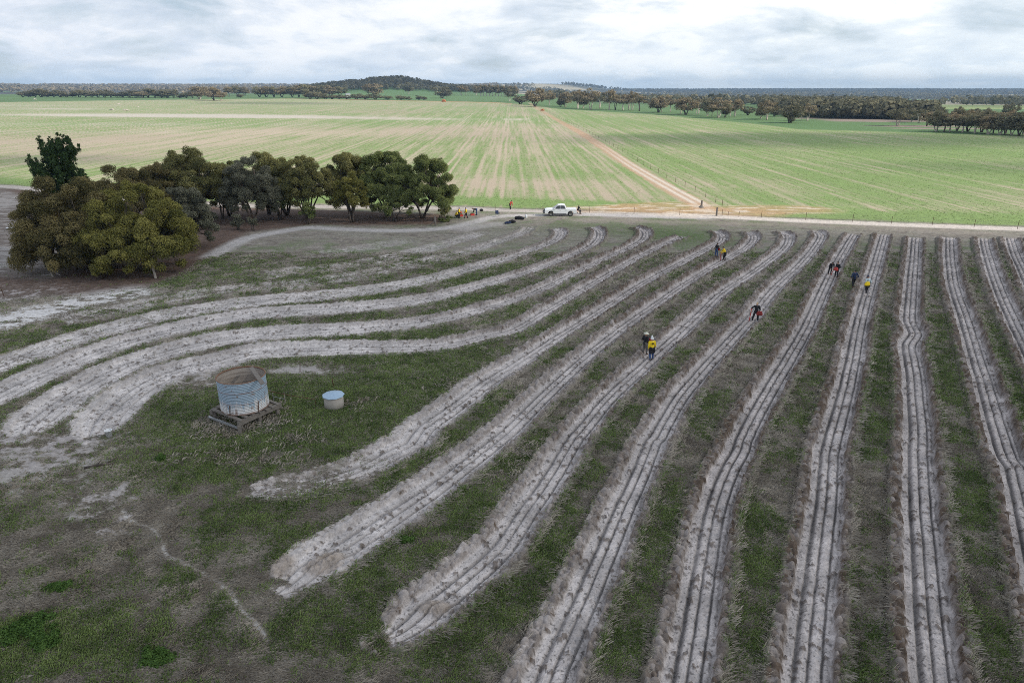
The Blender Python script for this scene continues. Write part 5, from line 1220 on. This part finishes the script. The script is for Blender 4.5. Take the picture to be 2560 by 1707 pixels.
def limb(bm, pts, rad, n=10):
    """capsule chain"""
    for (a, b), (ra, rb) in zip(zip(pts[:-1], pts[1:]), zip(rad[:-1], rad[1:])):
        a = Vector(a); b = Vector(b); d = b-a
        if d.length < 1e-4: continue
        r = bmesh.ops.create_cone(bm, cap_ends=True, segments=n, radius1=ra, radius2=rb, depth=d.length)
        bmesh.ops.transform(bm, matrix=Matrix.Translation((a+b)/2) @ d.to_track_quat('Z', 'Y').to_matrix().to_4x4(), verts=r['verts'])
    for p, r_ in zip(pts, rad):
        r = bmesh.ops.create_uvsphere(bm, u_segments=n, v_segments=7, radius=r_); bmesh.ops.translate(bm, vec=Vector(p), verts=r['verts'])
def ball(bm, c, s, M0=None):
    r = bmesh.ops.create_uvsphere(bm, u_segments=14, v_segments=10, radius=1.0)
    m = Matrix.Translation(c) @ (M0.to_4x4() if M0 else Matrix()) @ Matrix.Diagonal((*s, 1)); bmesh.ops.transform(bm, matrix=m, verts=r['verts'])
def skinned(name, fn, mat, parent, vox=0.022, extra=None):
    bm = bmesh.new(); fn(bm); me = bpy.data.meshes.new(name); bm.to_mesh(me); bm.free()
    o = bpy.data.objects.new(name, me); C.objects.link(o)
    md = o.modifiers.new('r', 'REMESH'); md.mode = 'VOXEL'; md.voxel_size = vox; md.use_smooth_shade = True
    sm = o.modifiers.new('s', 'SMOOTH'); sm.factor = 0.5; sm.iterations = 3
    dg = bpy.context.evaluated_depsgraph_get(); nm = bpy.data.meshes.new_from_object(o.evaluated_get(dg)); nm.name = name
    bpy.data.objects.remove(o)
    if extra:
        b2 = bmesh.new(); b2.from_mesh(nm); extra(b2); b2.to_mesh(nm); b2.free()
    nm.materials.clear(); nm.materials.append(mat)
    for p in nm.polygons: p.use_smooth = True
    return link(bpy.data.objects.new(name, nm), parent)
def person(u, v, rz, label, top='black', legs='black', shoes='black', head='dark', hat=None, lean=5, legpose=((.10, .10), (-.10, -.08)), arms=None, waist=None, hmul=1.0, sit=False, crouch=False, emblem=None, group=None, loc=None):
    x, y = G(u, v) if loc is None else loc[:2]; z = ZG(x, y) if loc is None or len(loc) < 3 else loc[2]
    root = empty('person', (x, y, z), rz, label, 'person', group or 'people planting trees in the paddock'); root.scale = (hmul,)*3
    # faces +Y; x to its right
    hip = Vector((0, 0, .90))
    if crouch: hip = Vector((0, -.18, .34))
    if sit: hip = Vector((0, -.10, .72))
    L = R(lean); up = Vector((0, math.sin(L), math.cos(L))); fw = Vector((0, math.cos(L), -math.sin(L)))
    chest = hip+up*.34; neck = hip+up*.53; hd = neck+(up*.75+Vector((0, 0.10, .25))).normalized()*.17
    Rh = Matrix((Vector((1, 0, 0)), fw, up)).transposed()
    hips = [hip+Vector((s*.10, 0, -.02)) for s in (1, -1)]
    ank = []; knee = []
    for i, s in enumerate((1, -1)):
        dx, dy = legpose[i]
        if sit: a = Vector((s*.14, .38, .09)); k = Vector((s*.15, .36, .56))
        elif crouch: a = Vector((s*.16, .02, .09)); k = Vector((s*.20, .30, .42))
        else:
            a = Vector((dx if dx*s > 0 else s*.08, dy, .09)); k = (hips[i]+a)/2+Vector((s*.015, .045+abs(dy)*.1, .0))
        ank.append(a); knee.append(k)
    sh = [neck-up*.04+Vector((s*.19, 0, 0)) for s in (1, -1)]
    arms = arms or [(.08, .05, .86), (-.08, .05, .86)]
    wr = []; el = []
    for i, s in enumerate((1, -1)):
        ax = arms[i]; t = Vector((s*.20+ax[0]*.6, ax[1], ax[2])) if not isinstance(ax, Vector) else ax
        d = t-sh[i]
        if d.length > .56: t = sh[i]+d.normalized()*.56
        wr.append(t); m = (sh[i]+t)/2; slack = math.sqrt(max(0, .29**2-(d.length/2)**2)) if d.length < .58 else 0.0
        el.append(m+Vector((s*.4, -.75, -.25)).normalized()*(slack+.015))
    def body(bm):
        limb(bm, [neck-up*.08, neck+up*.06], [.055, .052]); ball(bm, hd, (.074, .094, .118), Rh)
        ball(bm, hd+fw*.09-up*.02, (.016, .022, .026), Rh)                                   # nose
        for s in (1, -1): ball(bm, hd+Vector((s*.075, 0, 0))-up*.01, (.014, .024, .034), Rh)      # ears
        ball(bm, hd+fw*.055-up*.095, (.042, .038, .028), Rh)                                 # chin
        limb(bm, [hip, chest, neck-up*.05], [.125, .135, .07])
        for i in (0, 1):
            limb(bm, [hips[i], knee[i], ank[i]], [.085, .055, .040]); limb(bm, [ank[i]-Vector((0, 0, .03)), ank[i]+Vector((0, .13, -.05))], [.04, .035])
            limb(bm, [sh[i], el[i], wr[i]], [.055, .042, .030]); d = (wr[i]-el[i]).normalized(); ball(bm, wr[i]+d*.055, (.040, .040, .052))
    def fingers(bm):
        for i, s in enumerate((1, -1)):
            d = (wr[i]-el[i]).normalized(); side = d.cross(Vector((0, 0, 1))); side = side.normalized() if side.length > .1 else Vector((1, 0, 0)); nrm = side.cross(d)
            for k, ln in enumerate((.066, .075, .070, .056)):
                b0 = wr[i]+d*.09+side*(k-1.5)*.019; b1 = b0+d*ln*.55-nrm*.010; b2 = b1+d*ln*.35-nrm*.028; limb(bm, [b0, b1, b2], [.0095, .009, .008], 6)
            b0 = wr[i]+d*.035+side*.036; limb(bm, [b0, b0+side*.03+d*.025, b0+side*.035+d*.06-nrm*.015], [.011, .010, .009], 6)
        for s in (1, -1): ball(bm, hd+fw*.083+Vector((s*.03, 0, 0))+up*.012, (.012, .008, .008), Rh)
    skinned('body', body, SKIN, root, .020, fingers)
    def shirt(bm):
        limb(bm, [hip+up*.02, chest-up*.08, chest+up*.08, neck-up*.07], [.148, .150, .158, .10]); limb(bm, [sh[0], sh[1]], [.085, .085])
        limb(bm, [hip+up*.02+Vector((.045, 0, 0)), hip+up*.02-Vector((.045, 0, 0))], [.14, .14])
        for i in (0, 1): limb(bm, [sh[i], el[i], el[i].lerp(wr[i], .85)], [.082, .062, .048])
    skinned('jacket' if top in ('black', 'navy') else 'shirt', shirt, CL[top], root)
    def trou(bm):
        limb(bm, [hip+Vector((.06, 0, .04)), hip+Vector((-.06, 0, .04))], [.135, .135])
        for i in (0, 1): limb(bm, [hips[i], knee[i], knee[i].lerp(ank[i], .88)], [.108, .080, .064])
    skinned('trousers', trou, CL[legs], root)
    for i in (0, 1): skinned('boot', lambda bm: (limb(bm, [ank[i]+Vector((0, 0, .05)), ank[i]-Vector((0, 0, .03)), ank[i]+Vector((0, .14, -.05))], [.055, .058, .045])), CL[shoes], root, .016)
    if waist:
        def wst(bm):
            limb(bm, [hip+Vector((.05, 0, .02)), hip+Vector((-.05, 0, .02))], [.165, .165])
            for i in (0, 1): limb(bm, [hips[i], hips[i].lerp(knee[i], .6)+Vector((0, -.03, 0))], [.14, .135])
            limb(bm, [hips[0].lerp(knee[0], .6)-Vector((0, .05, 0)), hips[1].lerp(knee[1], .6)-Vector((0, .05, 0))], [.12, .12])
        skinned('tied_jacket', wst, CL[waist], root)
    hb = Matrix.Translation(hd) @ Rh.to_4x4()
    if hat == 'brim':
        h_ = MB().lathe([(0, .155), (.07, .15), (.095, .12), (.105, .065), (.20, .045), (.205, .038), (.10, .045), (0, .06)], 24).build('hat', CL['cream'], root, True); h_.matrix_local = hb
    elif hat == 'beanie':
        h_ = MB().lathe([(0, .30), (.03, .27), (.07, .18), (.10, .09), (.108, .02), (.115, .0), (.09, .0)], 20).build('hat', CL['white'], root, True); h_.matrix_local = hb
    elif hat == 'cap':
        h_ = MB().lathe([(0, .155), (.06, .145), (.095, .09), (.104, .03), (.08, .03)], 20); h_.box((0, .13, .045), (.13, .11, .012)); h_ = h_.build('hat', CL[head], root, True); h_.matrix_local = hb
    else:
        def hair(bm):
            ball(bm, hd+up*.03-fw*.018, (.086, .098, .108), Rh)
            if head == 'blond': limb(bm, [hd-fw*.06, hd-fw*.09-up*.16], [.075, .055])
        skinned('hair', hair, CL[head], root, .018)
    if emblem:
        # a dark round mark across the back of the shirt
        c = chest+up*.06-fw*.168; mb = MB()
        for a in np.linspace(0, 2*math.pi, 16)[:-1]:
            mb.box(c+Vector((math.cos(a)*.075, 0, 0))+up*math.sin(a)*.060-fw*.004, (.034, .018, .018), 0, -L, 0)
        mb.box(c-fw*.004, (.20, .018, .030), 0, -L); mb.box(c-fw*.004+up*.028, (.10, .018, .016), 0, -L); mb.build('emblem', m_black, root)
    return root, wr, hd
def to_w(root, p): return Matrix.Translation(root.location) @ Matrix.Rotation(root.rotation_euler.z, 4, 'Z') @ Vector((p.x*root.scale.x, p.y*root.scale.y, p.z*root.scale.z))
def planter(P, i, foot, label):
    """long red planting tube held in a hand"""
    root, wr, hd = P; h = to_w(root, wr[i]); f = to_w(root, Vector(foot)); d = (h-f).normalized(); tp = h+d*.10
    o = empty('planting_tube', f, 0, label, 'planting tube', 'red planting tubes')
    MB().bar((0, 0, 0), tp-f, .036, .036, 10).build('tube', m_red, o); MB().bar((0, 0, -.06), (0, 0, .10), .012, .045, 8).build('beak', m_steel, o)
    MB().bar(tp-f, tp-f+d*.03, .055, .055, 10).build('collar', m_red, o)
def bag(P, off, label, mat='red', s=1.0):
    root, wr, hd = P; c = to_w(root, Vector(off)); o = empty('seedling_bag', c-Vector((0, 0, .22*s)), root.rotation_euler.z, label, 'bag', 'seedling bags carried by the planters')
    def f(bm): limb(bm, [(-.14*s, 0, .12*s), (.14*s, 0, .12*s)], [.15*s, .15*s]); limb(bm, [(-.12*s, 0, .28*s), (.12*s, 0, .28*s)], [.11*s, .11*s])
    skinned('pouch', f, CL[mat], o, .025)
    t = Tube(); sh_ = to_w(root, Vector((0, 0, 1.40)))-Vector(o.location) if True else None
    t.add([(-.15*s, 0, .34*s), (-.08*s, -.02, .55*s), (.08*s, -.02, .55*s), (.15*s, 0, .34*s)], .016, .016, 6); t.build('strap', CL['black'], o)
pA = person(1611, 885, R(-55), 'person in black jacket, grey trousers and pale wide brimmed hat, nearest pair', 'black', 'grey', 'brown', hat='brim', lean=4, arms=[(.02, .28, 1.02), (-.04, .26, 1.0)], hmul=1.06)
bag(pA, (.02, .30, 1.08), 'dark red seedling bag held by the person in the wide brimmed hat', 'maroon', 1.15)
pB = person(1628, 898, R(8), 'person in yellow shirt with dark back emblem, white pointed hat and tied black jacket', 'yellow', 'blue', 'grey', hat='beanie', lean=8, legpose=((.12, .06), (-.10, -.06)), arms=[(.10, .22, .86), (-.02, .10, .84)], waist='black', emblem=True, hmul=1.06)
planter(pB, 0, (.16, .12, .0), 'red planting tube in the right hand of the person in the white pointed hat')
pC = person(1888, 800, R(165), 'blond person in black with white shoes standing wide legged', 'black', 'black', 'white', 'blond', lean=6, legpose=((.26, .05), (-.22, -.05)), arms=[(.36, .20, 1.05), (-.05, .18, .92)], hmul=1.06)
planter(pC, 0, (.52, .30, .0), 'red planting tube held out by the blond person in black')
bag(pC, (-.26, .16, .86), 'brown red bag at the hip of the blond person', 'maroon', 1.0)
pD = person(1789, 647, R(-70), 'person in black jacket and jeans facing a yellow shirt, far pair', 'black', 'blue', 'black', lean=6, arms=[(.02, .30, 1.0), (-.02, .30, .98)])
bag(pD, (0, .30, .98), 'red seedling bag in front of the person in jeans', 'red', .95)
pE = person(1811, 650, R(80), 'person in yellow shirt bending over a tube, far pair', 'yellow', 'black', 'brown', lean=24, legpose=((.12, .12), (-.12, -.08)), arms=[(.0, .55, .90), (-.0, .5, .9)], waist='black')
planter(pE, 1, (-.05, .46, 0), 'red planting tube before the person in yellow of the far pair')
pF = person(2074, 684, R(172), 'person in black t-shirt stooping over a tube on a furrow', 'black', 'black', 'brown', lean=48, legpose=((.14, .0), (-.14, -.12)), arms=[(-.06, .62, .80), (.06, .60, .74)])
planter(pF, 1, (-.02, .45, 0), 'red planting tube under the stooping person in black')
pG = person(2091, 691, R(110), 'person in dark clothes with red sleeves bag standing by the stooping one', 'black', 'black', 'brown', lean=4, arms=[(.0, .22, 1.0), (-.05, .20, .98)])
bag(pG, (-.06, .28, .98), 'bright red bag carried beside the stooping person', 'red', 1.0)
pH = person(2131, 724, R(4), 'person in navy jacket walking away between the rows', 'navy', 'black', 'brown', lean=4, legpose=((.10, .18), (-.10, -.20)), arms=[(.12, .05, .95), (-.30, -.02, 1.0)], hmul=1.06)
pI = person(2166, 731, R(12), 'person in pale top and dark trousers with a yellow bag, seen from behind', 'pale', 'black', 'black', hat='cap', head='navy', lean=10, legpose=((.09, .10), (-.09, -.08)), arms=[(.05, .15, .95), (-.1, .12, .95)], waist='black', hmul=1.06)
bag(pI, (-.20, -.16, 1.05), 'yellow bag on the back of the person in the pale top', 'yellow', 1.05)
pJ = person(1147.5, 546, R(-80), 'person in yellow shirt and black trousers holding a red bag by the grove', 'yellow', 'black', 'black', lean=5, arms=[(.0, .25, 1.0), (-.0, .22, .95)])
bag(pJ, (0, .34, .98), 'red bag held by the yellow shirted person by the grove', 'red', .95)
pK = person(1166, 546, R(100), 'person in yellow shirt striding with a tube near the grove', 'yellow', 'black', 'black', lean=6, legpose=((.10, .26), (-.10, -.24)), arms=[(.1, .25, .9), (-.05, .15, .88)])
planter(pK, 0, (.22, -.10, 0), 'red planting tube beside the striding yellow shirted person')
pL = person(1141.5, 544, R(-60), 'person in yellow crouching at the grove edge behind another in yellow', 'yellow', 'black', 'black', lean=25, crouch=True, arms=[(.0, .40, .45), (-.0, .40, .45)])
pM = person(1192, 537.5, R(95), 'person in dark clothes bent double over the red crate', 'black', 'blue', 'black', lean=82, legpose=((.12, .05), (-.12, -.05)), arms=[(.0, .62, .42), (-.0, .60, .42)])
pN = person(1275.5, 523.5, R(-150), 'person with red top bending on the road behind the camp chair', 'red', 'black', 'black', lean=40, arms=[(.0, .45, .65), (-.0, .45, .65)])
ox, oy = G(1450, 536); pO = person(0, 0, R(-62), 'person in black sitting on the back of the white pickup', 'black', 'black', 'brown', lean=14, sit=True, arms=[(-.05, .36, .72), (.05, .34, .74)], loc=(ox-.25, oy+.25))
# ---- gear by the track
CHX, CHY = G(1244, 542); ch = empty('camp_chair', (CHX, CHY, ZG(CHX, CHY)), R(25), 'folding blue grey camp chair standing on the track edge', 'camp chair')
MB().box((0, 0, .42), (.52, .48, .03)).build('seat', CL['navy'], ch); MB().box((0, .26, .72), (.56, .03, .52), 0, R(-12)).build('backrest', CL['navy'], ch)
for sx_ in (-1, 1):
    MB().bar((sx_*.28, -.24, 0), (sx_*.28, .26, .48), .014).build('leg', m_steel, ch); MB().bar((sx_*.28, .26, 0), (sx_*.28, -.24, .62), .014).build('leg', m_steel, ch); MB().bar((sx_*.29, -.26, .62), (sx_*.29, .24, .66), .022).build('armrest', CL['black'], ch); MB().bar((sx_*.28, .22, .40), (sx_*.28, .34, .98), .014).build('back_post', m_steel, ch)
def duffel(u, v, rz, l, r, mat, label, lid=True):
    x, y = G(u, v); o = empty('duffel_bag', (x, y, ZG(x, y)), rz, label, 'bag', 'bags lying by the track')
    skinned('sack', lambda bm: (limb(bm, [(-l/2, 0, r*.85), (-l/6, .02, r*.95), (l/5, -.02, r*.85), (l/2, .03, r*.7)], [r*.85, r, r*.95, r*.7])), mat, o, .03)
    t = Tube(); t.add([(-l*.22, -r*.8, r*1.2), (-l*.1, -r*.5, r*2.0), (l*.1, -r*.5, r*2.0), (l*.22, -r*.8, r*1.2)], .02, .02, 6); t.build('handle', CL['black'], o)
    if lid: MB().box((l*.30, -r*.6, r*1.1), (l*.25, .05, r*.7), 0, .3, bev=.015).build('pocket', CL['black'], o)
duffel(1299, 549, R(-8), 1.15, .30, CL['black'], 'big black bag lying on the dry grass near the pickup'); duffel(1281, 557.5, R(10), .75, .26, CL['black'], 'black rucksack beside a blue grey roll in front of the big black bag'); duffel(1270, 559.5, R(20), .85, .20, CL['navy'], 'blue grey roll beside the black rucksack', False)
duffel(1204, 528, R(30), .42, .22, CL['black'], 'small dark rucksack on the road edge beyond the bent person')
dx_, dy_ = G(1315.5, 545); dr = empty('water_drum', (dx_, dy_, ZG(dx_, dy_)), 0, 'white water drum with dark stopper behind the big black bag', 'drum')
MB().lathe([(0, 0), (.17, .0), (.18, .04), (.18, .44), (.12, .52), (.05, .54), (0, .54)], 20).build('body', flat_mat('white_drum', (0.66, 0.67, 0.68), 0.4), dr, True); MB().lathe([(0, .60), (.05, .60), (.055, .53), (0, .53)], 12).build('cap', CL['black'], dr)
for (u, v, lb) in [(1181, 539, 'red crate in front of the bent double person'), (1152.5, 541, 'red crate behind the yellow shirted pair at the grove')]:
    x, y = G(u, v); o = empty('seedling_crate', (x, y, ZG(x, y)), .4, lb, 'crate', 'red seedling crates')
    mb = MB(); mb.box((0, 0, .02), (.6, .4, .03))
    for s in (-1, 1): mb.box((0, s*.2, .16), (.6, .025, .28)); mb.box((s*.3, 0, .16), (.025, .375, .28))
    mb.build('bin', m_red, o)
    g = np.random.default_rng(5); q, tn = leaves(g, [(-.15, 0, .34), (.15, 0, .34), (0, .08, .36)], [.16, .16, .14], 2500, .10, .03); leaf_mesh('seedlings', q, tn, m_green, o)
x, y = G(1139, 553)
for k, (u, v) in enumerate([(1100, 552), (1122, 549), (1112, 555)]):
    shrub(u, v, v-9-2*k, 16+4*k, 5, .32, m_green, 170+k, ['low tuft of green weeds beside the end post of the grove', 'green weed clump left of the yellow shirted people', 'weed clump in front of the end post, nearest the track'][k], .15)

m_weed = leaf_mat('weed_leaves', (0.040, 0.080, 0.020), (0.110, 0.185, 0.052))
for k, (u, v, w, h, lb) in enumerate([(62, 1583, 1.35, .26, 'big bright green weed clump at the lower left corner'), (112, 1606, .8, .18, 'smaller weed clump touching the big lower left one'), 
                                      (150, 1470, .5, .14, 'green weed tuft between the lower left clump and the pale crack'), (390, 1650, .8, .18, 'weed clump near the bottom edge, left of centre'), (1015, 1352, .35, .13, 'weed tuft off the tip of the shorter sandy row'), (405, 1150, .35, .3, 'pale tufted weed in the grass left of the tank stand')]):
    x, y = G(u, v); g = np.random.default_rng(700+k); n = int(10+22*w)
    cen = np.stack([g.normal(0, w*.36, n), g.normal(0, w*.24, n), np.abs(g.normal(h*.5, h*.2, n))], -1)
    q, tn = leaves(g, cen, np.full(n, .13+.06*w), 3800, .11, .045, .8, np.clip(g.normal(.5, .2, n), 0, 1)); q[..., 2] = np.maximum(q[..., 2], 0.0)
    o = leaf_mesh('weed_clump', q, tn, m_weed); o.location = (x, y, ZG(x, y)); tag(o, lb, 'weed', 'weed clumps in the paddock')
